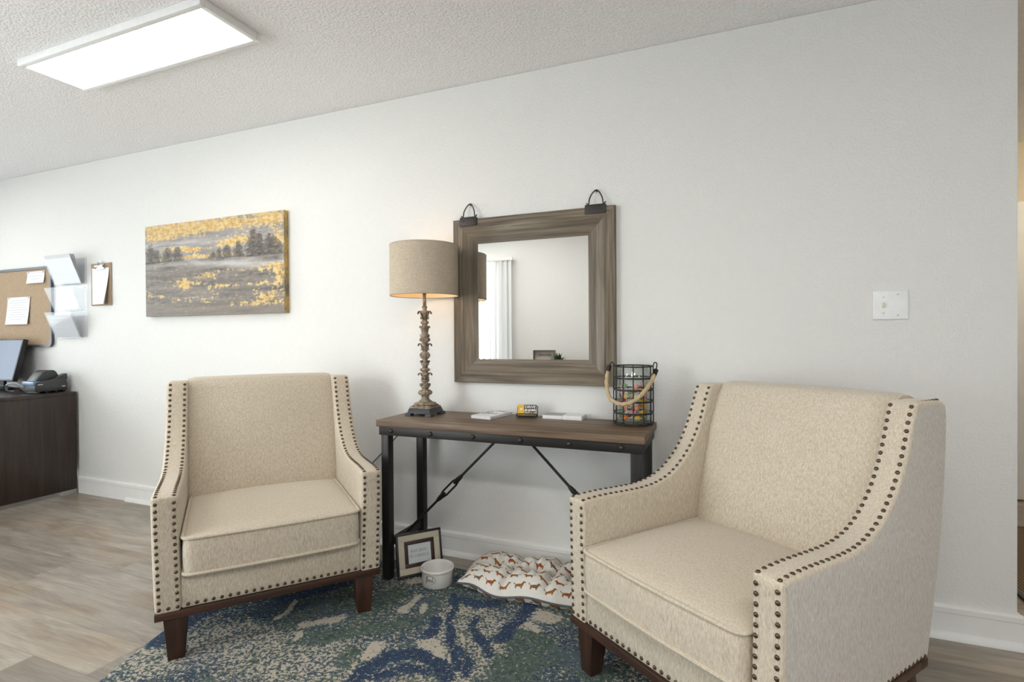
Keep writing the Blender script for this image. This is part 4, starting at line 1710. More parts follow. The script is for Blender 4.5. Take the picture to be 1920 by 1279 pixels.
# slab-serif strokes on a 1 x 1.4 cell: (x0, y0, x1, y1, thickness)
GL = {'W': [(.02, 1.4, .26, 0, .12), (.26, 0, .5, 1.0, .07), (.5, 1.0, .74, 0, .12), (.74, 0, .98, 1.4, .07), (-.08, 1.37, .16, 1.37, .06), (.84, 1.37, 1.08, 1.37, .06)],
      'O': [(.30, 0.03, .70, .03, .07), (.30, 1.37, .70, 1.37, .07), (.08, .35, .08, 1.05, .13), (.92, .35, .92, 1.05, .13), (.08, .35, .30, .03, .1), (.92, .35, .70, .03, .1), (.08, 1.05, .30, 1.37, .1), (.92, 1.05, .70, 1.37, .1)],
      'F': [(.22, 0, .22, 1.4, .14), (.05, .03, .42, .03, .06), (.05, 1.37, .9, 1.37, .07), (.9, 1.37, .9, 1.1, .06), (.22, .75, .68, .75, .07), (.68, .62, .68, .88, .06)],
      'P': [(.22, 0, .22, 1.4, .14), (.05, .03, .42, .03, .06), (.05, 1.37, .7, 1.37, .07), (.7, 1.37, .88, 1.2, .1), (.88, 1.2, .88, .9, .13), (.88, .9, .7, .68, .1), (.7, .68, .22, .68, .07)],
      'E': [(.22, 0, .22, 1.4, .14), (.05, .03, .92, .03, .07), (.92, .03, .92, .32, .06), (.05, 1.37, .88, 1.37, .07), (.88, 1.37, .88, 1.1, .06), (.22, .72, .66, .72, .07), (.66, .6, .66, .85, .06)],
      'T': [(.5, 0, .5, 1.4, .14), (.3, .03, .7, .03, .06), (.05, 1.37, .95, 1.37, .07), (.06, 1.37, .06, 1.1, .06), (.94, 1.37, .94, 1.1, .06)],
      'R': [(.22, 0, .22, 1.4, .14), (.05, .03, .4, .03, .06), (.05, 1.37, .68, 1.37, .07), (.68, 1.37, .84, 1.2, .1), (.84, 1.2, .84, .95, .13), (.84, .95, .68, .75, .1), (.68, .75, .22, .75, .07), (.55, .75, .9, .03, .13), (.85, .03, 1.02, .03, .06)],
      'I': [(.5, 0, .5, 1.4, .14), (.3, .03, .7, .03, .06), (.3, 1.37, .7, 1.37, .06)],
      'N': [(.18, 0, .18, 1.4, .07), (.18, 1.4, .82, 0, .14), (.82, 0, .82, 1.4, .07), (.0, .03, .36, .03, .06), (.0, 1.37, .2, 1.37, .06), (.64, 1.37, 1.0, 1.37, .06)],
      'D': [(.2, 0, .2, 1.4, .14), (.05, .03, .6, .03, .07), (.05, 1.37, .6, 1.37, .07), (.6, .03, .9, .4, .1), (.9, .4, .9, 1.0, .13), (.9, 1.0, .6, 1.37, .1)],
      'L': [(.25, 0, .25, 1.4, .14), (.08, 1.37, .45, 1.37, .06), (.08, .03, .92, .03, .07), (.92, .03, .92, .35, .06)],
      'Y': [(.05, 1.37, .5, .68, .12), (.95, 1.37, .5, .68, .07), (.5, 0, .5, .68, .14), (.3, .03, .7, .03, .06), (-.05, 1.37, .2, 1.37, .06), (.8, 1.37, 1.05, 1.37, .06)],
      '!': [(.5, .45, .5, 1.4, .15), (.5, 0, .5, .16, .16)]}


def serif_line(bb, text, cx, cz_, s, y, mat):
    adv = {'I': .75, '!': .7, ' ': .55, 'W': 1.28}
    tot = sum(adv.get(ch, 1.15) for ch in text) * s
    x = cx - tot / 2
    for ch in text:
        a = adv.get(ch, 1.15) * s
        for (ax, ay, bx_, by_, th) in GL.get(ch, []):
            off = (a - s) / 2
            A = Vector((x + off + ax * s, y, cz_ + (ay - .7) * s))
            B = Vector((x + off + bx_ * s, y, cz_ + (by_ - .7) * s))
            d_ = (B - A).normalized()
            n_ = Vector((-d_.z, 0, d_.x)) * th * s / 2
            vs_ = [bb.bm.verts.new(mat @ q) for q in (A - n_, B - n_, B + n_, A + n_)]
            bb.bm.faces.new(vs_)
        x += a
    A = Vector((cx - tot / 2, y, cz_ - .98 * s))
    vs_ = [bb.bm.verts.new(mat @ (A + Vector(q))) for q in ((0, 0, 0), (tot, 0, 0), (tot, 0, .10 * s), (0, 0, .10 * s))]
    bb.bm.faces.new(vs_)


b = MB()
serif_line(b, 'WOOF! WOOF!', -.002, cz + .0135, .0073, -.0043, lean)
b.obj('lettering', M_INK, t, smooth=False)
b = MB()
serif_line(b, 'PET FRIENDLY!', -.002, cz - .0095, .0073, -.0043, lean)
b.obj('lettering', M_INK, t, smooth=False)

# ------------------------------------------------------------------ dog bowl
BWX, BWY = -1.240, -.326
t = thing('dog_bowl', 'white ceramic dog bowl with black script on the rug beside the framed sign', 'bowl', (BWX, BWY, RZ))
b = MB()
b.lathe([(0, 0), (.066, 0), (.069, .003), (.071, .060), (.072, .066), (.076, .068), (.0775, .073), (.0765, .078), (.073, .080), (.069, .077), (.066, .068), (.062, .020), (.055, .013), (0, .012)], 56)
b.obj('bowl', M_CERAMIC, t, angle=50)
# script "food" inside a looping flourish, wrapped round the wall of the bowl
SC = [[(-.020, .002), (-.016, .010), (-.0125, .018), (-.0145, .0215), (-.017, .017), (-.017, .004), (-.0185, -.006), (-.0215, -.008), (-.0215, -.003), (-.015, .004)],
      [(-.019, .007), (-.012, .008)],
      [(-.0065, .009), (-.010, .0085), (-.0115, .004), (-.009, .0), (-.0055, .002), (-.005, .007), (-.0075, .009), (-.003, .0075)],
      [(.002, .009), (-.001, .0085), (-.0025, .004), (0, .0), (.0035, .002), (.004, .007), (.0015, .009), (.006, .0075)],
      [(.0125, .008), (.0095, .009), (.0075, .0045), (.0095, .0), (.0125, .003), (.014, .012), (.0155, .021), (.0165, .0225), (.015, .016), (.0135, .006), (.0145, .0005), (.018, .002)],
      [(-.022, .012), (-.014, .022), (-.002, .026), (.012, .0255), (.023, .018), (.026, .007), (.021, -.004), (.010, -.0085), (.004, -.007)]]
camang = math.atan2(CAM.y - BWY, CAM.x - BWX)
b = MB()
for st in SC:
    pts = []
    for p in catmull([(x, z, 0) for x, z in st], 6):
        a = camang - .50 + p.x / .071
        zz = .034 + p.y
        rr_ = .069 + (.071 - .069) * (zz / .06) + .0004
        pts.append((rr_ * math.cos(a), rr_ * math.sin(a), zz))
    b.tube(pts, .0008, 5)
b.obj('lettering', M_INK, t)

# ------------------------------------------------------------------ dog cushion
def mat_dogs():
    m, nt, bs = new_mat('dachshund_print_cotton')
    uvn = N(nt, 'ShaderNodeUVMap', uv_map='UVMap')
    sp = N(nt, 'ShaderNodeSeparateXYZ')
    L(nt, uvn.outputs[0], sp.inputs[0])
    w, h = .076, .046
    vy = math_node(nt, 'DIVIDE', sp.outputs[1], h)
    row = math_node(nt, 'FLOOR', vy)
    odd = math_node(nt, 'MODULO', math_node(nt, 'ADD', row, 100), 2)
    ux = math_node(nt, 'ADD', math_node(nt, 'DIVIDE', sp.outputs[0], w), math_node(nt, 'MULTIPLY', odd, .5))
    cell = math_node(nt, 'FLOOR', ux)
    fu = math_node(nt, 'MULTIPLY', math_node(nt, 'SUBTRACT', math_node(nt, 'SUBTRACT', ux, cell), .5), w)
    fv = math_node(nt, 'MULTIPLY', math_node(nt, 'SUBTRACT', math_node(nt, 'SUBTRACT', vy, row), .5), h)
    flip = math_node(nt, 'MULTIPLY_ADD', odd, -2, 1)
    fu = math_node(nt, 'MULTIPLY', fu, flip)
    def ell(cx, cy, rx, ry):
        a = math_node(nt, 'DIVIDE', math_node(nt, 'SUBTRACT', fu, cx), rx)
        c = math_node(nt, 'DIVIDE', math_node(nt, 'SUBTRACT', fv, cy), ry)
        d_ = math_node(nt, 'ADD', math_node(nt, 'MULTIPLY', a, a), math_node(nt, 'MULTIPLY', c, c))
        return math_node(nt, 'LESS_THAN', d_, 1.0)
    def un(*e):
        r_ = e[0]
        for q in e[1:]:
            r_ = math_node(nt, 'MAXIMUM', r_, q)
        return r_
    dog = un(ell(0, 0, .0205, .0052), ell(.0125, .001, .0075, .0066), ell(.0185, .0065, .0045, .0075), ell(.0225, .0118, .0060, .0042), ell(.0285, .0098, .0050, .0022),
             ell(.0145, -.0062, .0024, .0044), ell(.0110, -.0058, .0020, .0040), ell(-.0165, -.0058, .0024, .0046), ell(-.0125, -.0062, .0019, .0040), ell(-.0225, .0055, .0065, .0014), ell(-.0275, .0085, .0018, .0040))
    ear = ell(.0185, .0085, .0024, .0050)
    sweater = math_node(nt, 'MULTIPLY', un(ell(.004, .0005, .0125, .0066)), 1.0)
    cid = N(nt, 'ShaderNodeCombineXYZ')
    L(nt, cell, cid.inputs[0])
    L(nt, row, cid.inputs[1])
    wn = N(nt, 'ShaderNodeTexWhiteNoise', noise_dimensions='2D')
    L(nt, cid.outputs[0], wn.inputs['Vector'])
    stripes = math_node(nt, 'LESS_THAN', math_node(nt, 'FRACT', math_node(nt, 'MULTIPLY', fu, 260)), .6)
    red = math_node(nt, 'MULTIPLY', math_node(nt, 'LESS_THAN', wn.outputs['Value'], .28), sweater)
    blu = math_node(nt, 'MULTIPLY', math_node(nt, 'GREATER_THAN', wn.outputs['Value'], .82), sweater)
    fine = noise_tex(nt, coords(nt), 60, 2)
    c = mixc(nt, fine, (.62, .595, .54), (.70, .675, .625))
    c = mixc(nt, dog, c, (.27, .115, .035))
    c = mixc(nt, ear, c, (.15, .06, .025))
    c = mixc(nt, math_node(nt, 'MULTIPLY', red, stripes), c, (.36, .035, .03))
    c = mixc(nt, math_node(nt, 'MULTIPLY', blu, stripes), c, (.05, .09, .12))
    L(nt, c, bs.inputs['Base Color'])
    setin(bs, Roughness=.9)
    bs.inputs['Specular IOR Level'].default_value = .15
    bump(nt, bs, noise_tex(nt, coords(nt), 28, 3, .6), .35, .006)
    return m


def build_cushion():
    x0, x1, y0, y1 = -1.130, -.470, -.372, -.045
    w, d_ = x1 - x0, y1 - y0
    t = thing('pet_cushion', 'tufted white pet cushion printed with brown dachshunds on the floor by the baseboard', 'cushion', ((x0 + x1) / 2, (y0 + y1) / 2, 0))
    tufts = [(-.33 + .145, .005), (-.33 + .33, -.005), (-.33 + .515, .005)]
    def edge(u, v):
        """plan outline: rounded, a little wavy"""
        x = (u - .5) * w
        y = (v - .5) * d_
        e = .012 * math.sin(u * 9 + 1) + .008 * math.sin(u * 17)
        y += e * abs(2 * v - 1) ** 2
        x += .010 * math.sin(v * 8) * abs(2 * u - 1) ** 2
        k = max(0, abs(2 * u - 1) - .86) / .14
        y *= 1 - .10 * k * k
        return x, y
    def dome(u, v):
        a = 1 - abs(2 * u - 1) ** 3.0
        c = 1 - abs(2 * v - 1) ** 2.6
        return max(0, a * c) ** .5
    WZ = lambda u, v: .036 + .008 * math.sin(u * 14) * abs(2 * v - 1)
    def top(u, v):
        x, y = edge(u, v)
        z = WZ(u, v) + .088 * dome(u, v)
        for tx, ty in tufts:
            r_ = math.hypot((x - tx) * .9, y - ty)
            a = math.atan2(y - ty, x - tx)
            z -= .074 * math.exp(-(r_ / .036) ** 1.3) * (1 + .12 * math.cos(7 * a))
            z += .0055 * math.cos(9 * a + tx * 30) * math.exp(-((r_ - .06) / .035) ** 2)
        z -= .020 * math.exp(-(y / .026) ** 2) * dome(u, v)
        for sx in (-.095, .095):
            z -= .026 * math.exp(-((x - sx) / .018) ** 2) * dome(u, v)
        z += .005 * mnoise.noise(Vector((x * 14, y * 14, 3))) * dome(u, v)
        e = max(0, 1 - dome(u, v) * 1.6)
        z += .004 * e * math.sin(x * 150) * (1 if dome(u, v) > 0 else 0)
        return (x, y, max(z, RZ + .004))
    def bot(u, v):
        x, y = edge(u, v)
        k = dome(u, v)
        return (x, y, max(RZ + .002, WZ(u, v) - .05 * k ** .7))
    b = MB()
    b.grid(130, 70, top, uvfn=lambda u, v: (u * w * 1.12, v * d_ * 1.30))
    b.obj('cushion_cover', M_DOGS, t, angle=80)
    b = MB()
    b.grid(60, 30, bot, flip=True, uvfn=lambda u, v: (u * w + .03, v * d_ + .02))
    b.obj('underside', M_DOGS, t, angle=80)
    per = [(k / 40, 0) for k in range(40)] + [(1, k / 22) for k in range(22)] + [(1 - k / 40, 1) for k in range(40)] + [(0, 1 - k / 22) for k in range(22)]
    b = MB()
    b.tube([(*edge(u, v), max(RZ + .012, WZ(u, v))) for u, v in per], .0048, 8, cyclic=True)
    b.obj('piping', plain('slate_piping', (.085, .090, .105), .8), t)
    for tx, ty in tufts:
        b = MB()
        b.lathe([(.007, 0), (.006, .003), (0, .004)], 10, Matrix.Translation((tx, ty, .052)))
        b.obj('tuft_button', plain('cotton_button', (.55, .5, .43), .9), t)


M_DOGS = mat_dogs()
build_cushion()

# ------------------------------------------------------------------ desk and the things on it
DX = -4.478
t = thing('desk', 'dark espresso desk standing against the wall at the left edge', 'desk', (DX, 0, 0))
b = MB()
b.box((-1.75, -.80, .727), (0, -.018, .755), .0015)
b.obj('desktop', M_DESK, t)
for xx in (-.028, -1.75):
    b = MB()
    b.box((xx, -.79, .035), (xx + .028, -.020, .727), .001)
    b.obj('end_panel', M_DESK, t)
b = MB()
b.box((-1.722, -.06, .20), (-.028, -.04, .727))
b.obj('back_panel', M_DESK, t)
M_FT = plain('grey_desk_foot', (.30, .29, .28), .4)
for xx in (-.040, -1.755):
    for yy in (-.120, -.77):
        b = MB()
        b.box((xx, yy, 0), (xx + .044, yy + .098, .035), .002)
        b.obj('foot', M_FT, t)

# monitor
t = thing('computer_monitor', 'black computer monitor with a pale blue screen on the dark desk', 'monitor', (-5.275, -.11, .755))
mt_ = Matrix.Translation((0, 0, .232)) @ Matrix.Rotation(math.radians(-13), 4, 'X')
b = MB()
b.box((-.278, -.012, -.163), (.278, .022, .163), .004, mat=mt_)
b.obj('monitor_housing', M_BLACK, t)
b = MB()
b.box((-.266, -.0135, -.150), (.266, -.0115, .151), mat=mt_)
m_, nt_, bs_ = new_mat('pale_blue_screen')
bs_.inputs['Base Color'].default_value = (.02, .03, .04, 1)
setin(bs_, Roughness=.5)
bs_.inputs['Specular IOR Level'].default_value = .12
g_ = noise_tex(nt_, coords(nt_), 2, 1)
L(nt_, mixc(nt_, g_, (.27, .34, .45), (.40, .46, .56)), bs_.inputs['Emission Color'])
bs_.inputs['Emission Strength'].default_value = .95
b.obj('screen', m_, t, smooth=False)
b = MB()
b.box((-.025, .012, .012), (.025, .035, .20), .004)
b.obj('stand_neck', M_BLACK, t)
b = MB()
b.box((-.11, -.075, 0), (.11, .075, .012), .005)
b.obj('stand_base', M_BLACK, t)

# check scanner
t = thing('check_scanner', 'charcoal check scanner on the right end of the dark desk', 'scanner', (-4.640, -.128, .755))
b = MB()
b.prism([(-.105, .012), (.095, .012), (.098, .06), (.088, .098), (.070, .102), (-.092, .082), (-.105, .06)], 'x', -.085, .085, .006)
b.obj('body', M_PLASTIC, t)
b = MB()
b.prism([(-.080, .08), (.080, .098), (.055, .150), (.040, .162), (-.010, .162), (-.030, .150)], 'x', -.085, .030, .006)
b.obj('hopper', M_PLASTIC, t)
b = MB()
b.prism([(.02, .098), (.098, .09), (.094, .136), (.078, .130)], 'x', .034, .085, .003)
b.obj('exit_guide', M_PLASTIC, t)
b = MB()
for y in (-.08, -.03, .03, .08):
    b.box((-.07, y - .008, 0), (.075, y + .008, .014), .002)
b.obj('rubber_foot', M_BLACK, t)
b = MB()
b.box((.0845, -.088, .062), (.0858, -.058, .066))
b.box((.0845, .060, .040), (.0858, .082, .046))
b.obj('logo_plate', M_WHITE, t, smooth=False)
b = MB()
b.box((-.07, -.109, .055), (.078, -.07, .088), .005)
b.obj('feed_tray', plain('translucent_blue', (.10, .20, .36), .3), t)

# cables beside the scanner
M_GREYC = plain('pale_grey_cable', (.45, .48, .56), .5)
b = MB()
b.tube(catmull([(-4.70, -.24, .80), (-4.72, -.27, .83), (-4.78, -.29, .82), (-4.82, -.27, .775), (-4.90, -.2, .760)], 8), .006, 8)
tag(b.obj('cable', M_GREYC), 'thick pale grey cable curling out of the scanner on the desk', 'cable')
b = MB()
b.tube(catmull([(-4.68, -.242, .770), (-4.70, -.285, .80), (-4.78, -.32, .815), (-4.86, -.30, .79), (-4.93, -.22, .760)], 8), .004, 8)
tag(b.obj('cable', M_BLACK), 'thin black cable looping beside the scanner toward the monitor', 'cable')

# ------------------------------------------------------------------ cork board and papers
t = thing('cork_board', 'cork notice board with a dark grey frame on the wall above the monitor', 'notice board', (-5.25, 0, 1.395))
m_, nt_, bs_ = new_mat('cork')
f_ = noise_tex(nt_, coords(nt_), 120, 3, .7)
L(nt_, ramp(nt_, f_, [(.3, (.37, .265, .17)), (.55, (.44, .325, .215)), (.75, (.49, .37, .25))]), bs_.inputs['Base Color'])
setin(bs_, Roughness=.9)
M_CORK = m_
b = MB()
b.box((-.465, -.012, -.297), (.465, 0, .297))
b.obj('cork_sheet', M_CORK, t, smooth=False)
def rrect(w, h, r):
    pts = []
    for cx, cy, a0 in ((w - r, h - r, 0), (-w + r, h - r, PI / 2), (-w + r, -h + r, PI), (w - r, -h + r, 1.5 * PI)):
        for k in range(7):
            a = a0 + k / 6 * PI / 2
            pts.append((cx + r * math.cos(a), cy + r * math.sin(a)))
    return pts
b = MB()
o_, i2 = rrect(.480, .310, .045), rrect(.462, .292, .035)
n_ = len(o_)
vv = [[b.bm.verts.new((x, y, z)) for (x, z) in pl] for pl, y in ((o_, 0), (o_, -.020), (i2, -.020), (i2, -.006))]
for A, B in zip(vv, vv[1:]):
    for k in range(n_):
        j = (k + 1) % n_
        b.bm.faces.new([A[k], A[j], B[j], B[k]])
b.obj('frame', plain('slate_plastic_frame', (.085, .095, .12), .45), t, angle=30)

M_PRINT = plain('faint_grey_print', (.66, .66, .68), .8)


def paper(name, lab, x0, x1, z0, z1, y, lines, skew=0.0):
    t = thing(name, lab, 'paper', ((x0 + x1) / 2, y, z0))
    w, h = x1 - x0, z1 - z0
    b = MB()
    def fn(s, q):
        return ((s - .5) * w + skew * (q - 1) * h, -.004 - .010 * (1 - q) ** 2, q * h)
    b.grid(4, 10, fn)
    b.grid(4, 10, lambda s, q: tuple(Vector(fn(s, q)) + Vector((0, .0006, 0))), flip=True)
    b.obj('sheet', M_PAPER, t)
    b = MB()
    for k in range(lines):
        q = .88 - k * .78 / max(1, lines)
        ww = .34 + .1 * math.sin(k * 2.1)
        cxn = skew * (q - 1) * h
        yy = -.0048 - .010 * (1 - q) ** 2
        b.box((cxn - w * ww, yy - .0003, q * h - .0022), (cxn + w * ww, yy, q * h + .0022))
    if lines:
        b.obj('print_lines', M_PRINT, t, smooth=False)
    return t


for nm, lab, x0, x1, z0, z1, ln in (('pinned_note', 'small white note pinned to the top right corner of the cork board', -5.079, -4.853, 1.580, 1.672, 3),
                                   ('pinned_sheet', 'white printed sheet pinned to the middle of the cork board', -5.352, -5.048, 1.264, 1.479, 9)):
    t = paper(nm, lab, x0, x1, z0, z1, -.0125, ln, .12 if ln > 5 else 0)
    b = MB()
    for s in (-1, 1):
        b.lathe([(.005, 0), (.005, .003), (.003, .006), (.004, .009), (0, .010)], 10, Matrix.Translation((s * (x1 - x0) * .43, -.004, z1 - z0 - .008)) @ Matrix.Rotation(PI / 2, 4, 'X'))
    b.obj('push_pin', M_CHROME, t)

# ------------------------------------------------------------------ acrylic wall pockets
def pocket(lab, z0, z1):
    t = thing('wall_pocket', lab, 'wall pocket', (-4.545, 0, z0), 0, 'clear acrylic pockets on the wall')
    hw_ = .163
    h = z1 - z0
    yb, yt, th = -.030, -.100, .003
    b = MB()
    b.box((-hw_, -.004, 0), (hw_ + .02, -.001, h + .02))
    b.obj('back_plate', M_ACRYL, t, smooth=False)
    b = MB()
    vs_ = [Vector(q) for q in ((-hw_, yb, 0), (hw_, yb, 0), (hw_, yt, h), (-hw_, yt, h))]
    off = Vector((0, th, 0))
    A = [b.bm.verts.new(q) for q in vs_]
    B = [b.bm.verts.new(q + off) for q in vs_]
    b.bm.faces.new(A)
    b.bm.faces.new(B[::-1])
    for k in range(4):
        j = (k + 1) % 4
        b.bm.faces.new([A[k], B[k], B[j], A[j]])
    b.box((-hw_, yb, 0), (hw_, -.004, .003))
    b.obj('front_panel', M_ACRYL, t, smooth=False)
    for s in (-1, 1):
        b = MB()
        xs = sorted((s * hw_, s * (hw_ - .003)))
        b.prism([(yb, 0), (-.004, 0), (-.004, h), (yt, h)], 'x', xs[0], xs[1])
        b.obj('side_panel', M_ACRYL, t, smooth=False)
    b = MB()
    for s in (-1, 1):
        b.lathe([(.004, 0), (.004, .002), (0, .003)], 10, Matrix.Translation((s * .15, -.004, h + .005)) @ Matrix.Rotation(PI / 2, 4, 'X'))
    b.obj('screw', M_CHROME, t)
    return t


PK = (('top clear acrylic wall pocket, stuffed with white papers beside the cork board', 1.552, 1.735),
      ('middle clear acrylic wall pocket, nearly empty, between the two paper-filled ones', 1.352, 1.525),
      ('bottom clear acrylic wall pocket, holding a printed sheet above the scanner', 1.153, 1.343))
for lab, z0, z1 in PK:
    pocket(lab, z0, z1)


def slanted_sheets(lab, z0, x0, x1, h, n, yb, yt, lines):
    t = thing('paper_sheets', lab, 'papers', (-4.545, 0, z0))
    b = MB()
    for k in range(n):
        o = k * .0035
        A = [Vector(q) for q in ((x0, yb + o * .3, 0), (x1, yb + o * .3, 0), (x1 + .004 * k, yt + o * 1.6, h), (x0 + .004 * k, yt + o * 1.6, h))]
        f1 = [b.bm.verts.new(q) for q in A]
        f2 = [b.bm.verts.new(q + Vector((0, .0008, 0))) for q in A]
        b.bm.faces.new(f1)
        b.bm.faces.new(f2[::-1])
        for i in range(4):
            j = (i + 1) % 4
            b.bm.faces.new([f1[i], f2[i], f2[j], f1[j]])
    b.obj('sheets', M_SHEET, t, smooth=False)
    b = MB()
    for k in range(lines):
        q = .86 - k * .8 / lines
        y = yb + (yt - yb) * q - .0008
        z = h * q
        ww = (x1 - x0) * (.30 + .1 * math.sin(k * 1.7))
        c = (x0 + x1) / 2
        b.box((c - ww, y - .0003, z - .002), (c + ww, y, z + .002))
    b.obj('print_lines', M_PRINT, t, smooth=False)


slanted_sheets('sheaf of white papers standing in the top acrylic pocket', 1.557, -.155, .150, .205, 5, -.026, -.097, 3)
slanted_sheets('printed sheet standing in the bottom acrylic pocket', 1.158, -.155, .135, .165, 2, -.026, -.086, 4)

# ------------------------------------------------------------------ clipboard
t = thing('clipboard', 'brown clipboard with white sheets hung on the wall beside the painting', 'clipboard', (-4.192, 0, 1.384))
b = MB()
b.box((-.115, -.006, 0), (.115, -.002, .308), .002)
b.obj('board', plain('brown_hardboard', (.36, .26, .18), .7), t)
b = MB()
b.box((-.055, -.016, .262), (.055, -.008, .274), .002)
b.box((-.040, -.014, .270), (.040, -.006, .300), .003)
b.cyl((-.045, -.016, .286), (.045, -.016, .286), .008, 12)
b.tube(catmull([(-.030, -.012, .292), (-.024, -.012, .312), (0, -.012, .322), (.024, -.012, .312), (.030, -.012, .292)], 6), .003, 8)
b.obj('clip', M_CHROME, t)
b = MB()
for k in range(3):
    def fn(s, q, k=k):
        return (-.100 + .190 * s - .020 * (1 - q) * s - k * .0 + .004 * k, -.0075 - k * .001 - (.018 + .006 * k) * (1 - q) ** 1.5 * s, .010 + .262 * q)
    b.grid(8, 10, fn)
    b.grid(8, 10, lambda s, q, fn=fn: tuple(Vector(fn(s, q)) + Vector((0, .0005, 0))), flip=True)
b.obj('sheets', M_PAPER, t)

# ------------------------------------------------------------------ what the mirror shows: opposite wall
t = thing('vertical_blind', 'white vertical blind over the window on the wall reflected in the mirror', 'window blind', (-3.45, YF, 0))
b = MB()
b.box((-1.15, .045, 2.045), (1.10, .105, 2.085), .004)
b.box((1.04, .0, 2.05), (1.06, .045, 2.08))
b.box((-1.10, .0, 2.05), (-1.08, .045, 2.08))
b.obj('headrail', M_TRIM, t)
m_, nt_, bs_ = new_mat('white_blind_vinyl')
bs_.inputs['Base Color'].default_value = (.80, .80, .80, 1)
setin(bs_, Roughness=.5)
tl = N(nt_, 'ShaderNodeBsdfTranslucent')
tl.inputs[0].default_value = (.8, .82, .84, 1)
mxs = N(nt_, 'ShaderNodeMixShader')
mxs.inputs[0].default_value = .04
L(nt_, bs_.outputs[0], mxs.inputs[1])
L(nt_, tl.outputs[0], mxs.inputs[2])
L(nt_, mxs.outputs[0], nt_.nodes['Material Output'].inputs[0])
M_BLIND = m_
def slat_mesh():
    b = MB()
    w = .0445
    def fn(s, q):
        x = (2 * s - 1) * w
        return (x, .006 * (1 - (2 * s - 1) ** 2), .03 + 2.015 * q)
    b.grid(6, 12, fn)
    return b.mesh('slat', M_BLIND, angle=80)
SLAT = slat_mesh()
xs = [1.045, .985, .920, .850]
while xs[-1] > -1.1:
    xs.append(xs[-1] - .072)
for k, x in enumerate(xs):
    o = link('slat', SLAT, t)
    o.location = (x, .075, 0)
    o.rotation_euler = (0, 0, math.radians(28 if k < 11 else 54))

t = thing('console_cabinet', 'low dark cabinet under the sign and plant on the opposite wall', 'cabinet', (-1.70, YF + .02, 0))
b = MB()
b.box((-.60, 0, .08), (.60, .38, .72), .003)
b.obj('body', M_DESK, t)
b = MB()
b.box((-.62, 0, .72), (.62, .40, .75), .003)
b.obj('cabinet_top', M_DESK, t)
for s in (-1, 1):
    b = MB()
    b.box((min(s * .01, s * .58), .38, .11), (max(s * .01, s * .58), .396, .70), .002)
    dr = b.obj('door', M_DESK, t)
    b = MB()
    b.cyl((s * .05, .404, .36), (s * .05, .404, .48), .005, 8)
    b.cyl((s * .05, .396, .37), (s * .05, .404, .37), .004, 8)
    b.cyl((s * .05, .396, .47), (s * .05, .404, .47), .004, 8)
    b.obj('handle', M_CHROME, dr)
    for y in (.03, .33):
        b = MB()
        b.box((s * .55 - .02, y - .02, 0), (s * .55 + .02, y + .02, .08))
        b.obj('leg', M_DESK, t)
t = thing('box_sign', 'wood framed box sign with script, seen in the mirror left of the plant', 'sign', (-1.945, YF + .14, .75))
b = MB()
lean = Matrix.Identity(4)
ringbox(b, .262, .232, .117, .012, -.02, .02, .001)
b.obj('frame', plain('grey_brown_wood_frame', (.14, .115, .085), .6), t)
b = MB()
b.box((-.12, -.018, .012), (.12, -.010, .222))
b.obj('sign_face', plain('whitewashed_board', (.50, .455, .41), .8), t, smooth=False)
b = MB()
def squig(cx, cz_, w, h, n, ph):
    pts = []
    for k in range(n * 6 + 1):
        s = k / (n * 6)
        pts.append((cx + w * (s - .5), -.0092, cz_ + h * math.sin(s * n * 2 * PI + ph) * (.6 + .4 * math.sin(s * 9 + ph))))
    b.tube(pts, .0030, 5)
squig(.005, .178, .16, .016, 6, .3)
squig(.0, .105, .06, .014, 3, 1.2)
b.obj('script', plain('grey_script', (.12, .11, .11), .7), t)
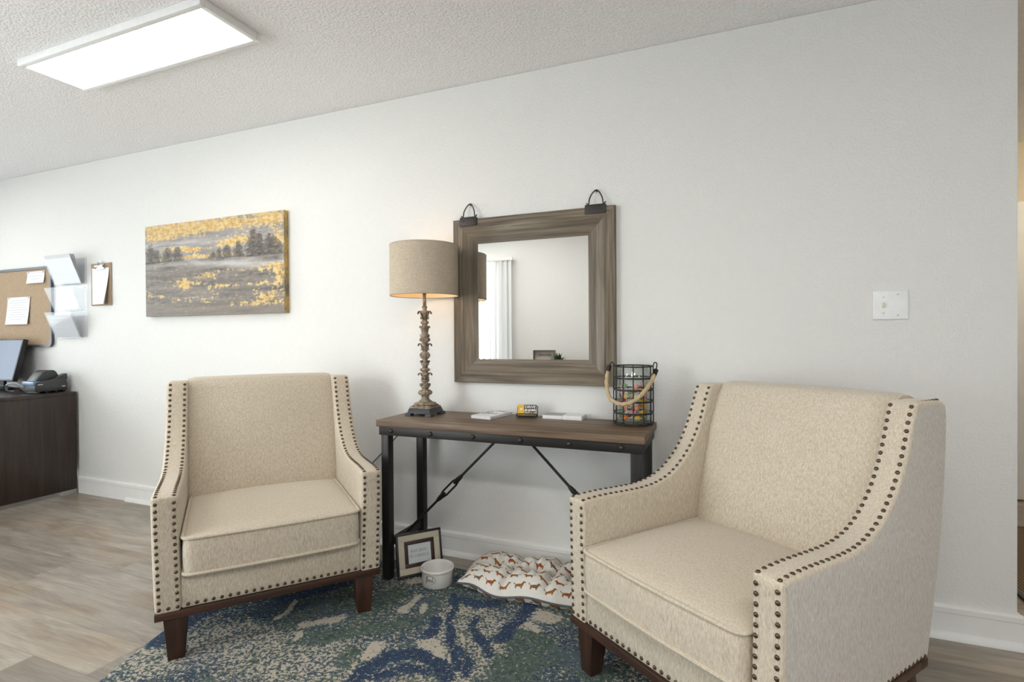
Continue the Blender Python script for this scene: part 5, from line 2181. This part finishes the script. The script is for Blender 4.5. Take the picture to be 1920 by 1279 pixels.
t = thing('potted_plant', 'small green potted plant seen in the mirror right of the box sign', 'plant', (-1.735, YF + .30, .75))
b = MB()
b.lathe([(0, 0), (.045, 0), (.060, .115), (.063, .12), (.057, .118), (.053, .10), (0, .098)], 28)
b.obj('pot', M_CERAMIC, t, angle=50)
b = MB()
rl = random.Random(11)
for k in range(130):
    a = rl.uniform(0, 2 * PI)
    ln = rl.uniform(.08, .14)
    el = rl.uniform(.1, 1.2)
    base = Vector((rl.uniform(-.02, .02), rl.uniform(-.02, .02), .10))
    dirv = Vector((math.cos(a) * math.cos(el), math.sin(a) * math.cos(el), math.sin(el)))
    side = dirv.cross(Vector((0, 0, 1))).normalized()
    pts = []
    for q in range(5):
        s = q / 4
        p = base + dirv * ln * s + Vector((0, 0, -.035 * s * s * math.cos(el)))
        wd = .009 * math.sin(PI * min(1, s * .9 + .1))
        pts.append((b.bm.verts.new(p - side * wd), b.bm.verts.new(p + side * wd)))
    for A, B in zip(pts, pts[1:]):
        b.bm.faces.new([A[0], A[1], B[1], B[0]])
b.obj('foliage', plain('dark_green_leaf', (.055, .105, .055), .5), t)

# ------------------------------------------------------------------ hall mat
m_, nt_, bs_ = new_mat('brown_woven_mat')
wv_ = N(nt_, 'ShaderNodeTexWave', wave_type='BANDS', bands_direction='X')
setin(wv_, Scale=22.0, Distortion=1.5)
L(nt_, coords(nt_), wv_.inputs['Vector'])
L(nt_, ramp(nt_, wv_.outputs['Fac'], [(.2, (.055, .035, .018)), (.8, (.20, .135, .075))]), bs_.inputs['Base Color'])
setin(bs_, Roughness=.9)
t = thing('door_mat', 'brown woven mat with black border on the hall floor past the wall end', 'mat', (1.60, .90, 0))
b = MB()
b.box((-.405, -.60, 0), (.405, .60, .010), .002)
b.obj('mat_weave', m_, t)
b = MB()
for lo, hi in (((-.435, -.63, 0), (-.405, .63, .012)), ((.405, -.63, 0), (.435, .63, .012)), ((-.405, -.63, 0), (.405, -.60, .012)), ((-.405, .60, 0), (.405, .63, .012))):
    b.box(lo, hi, .002)
b.obj('border', M_BLACK, t)
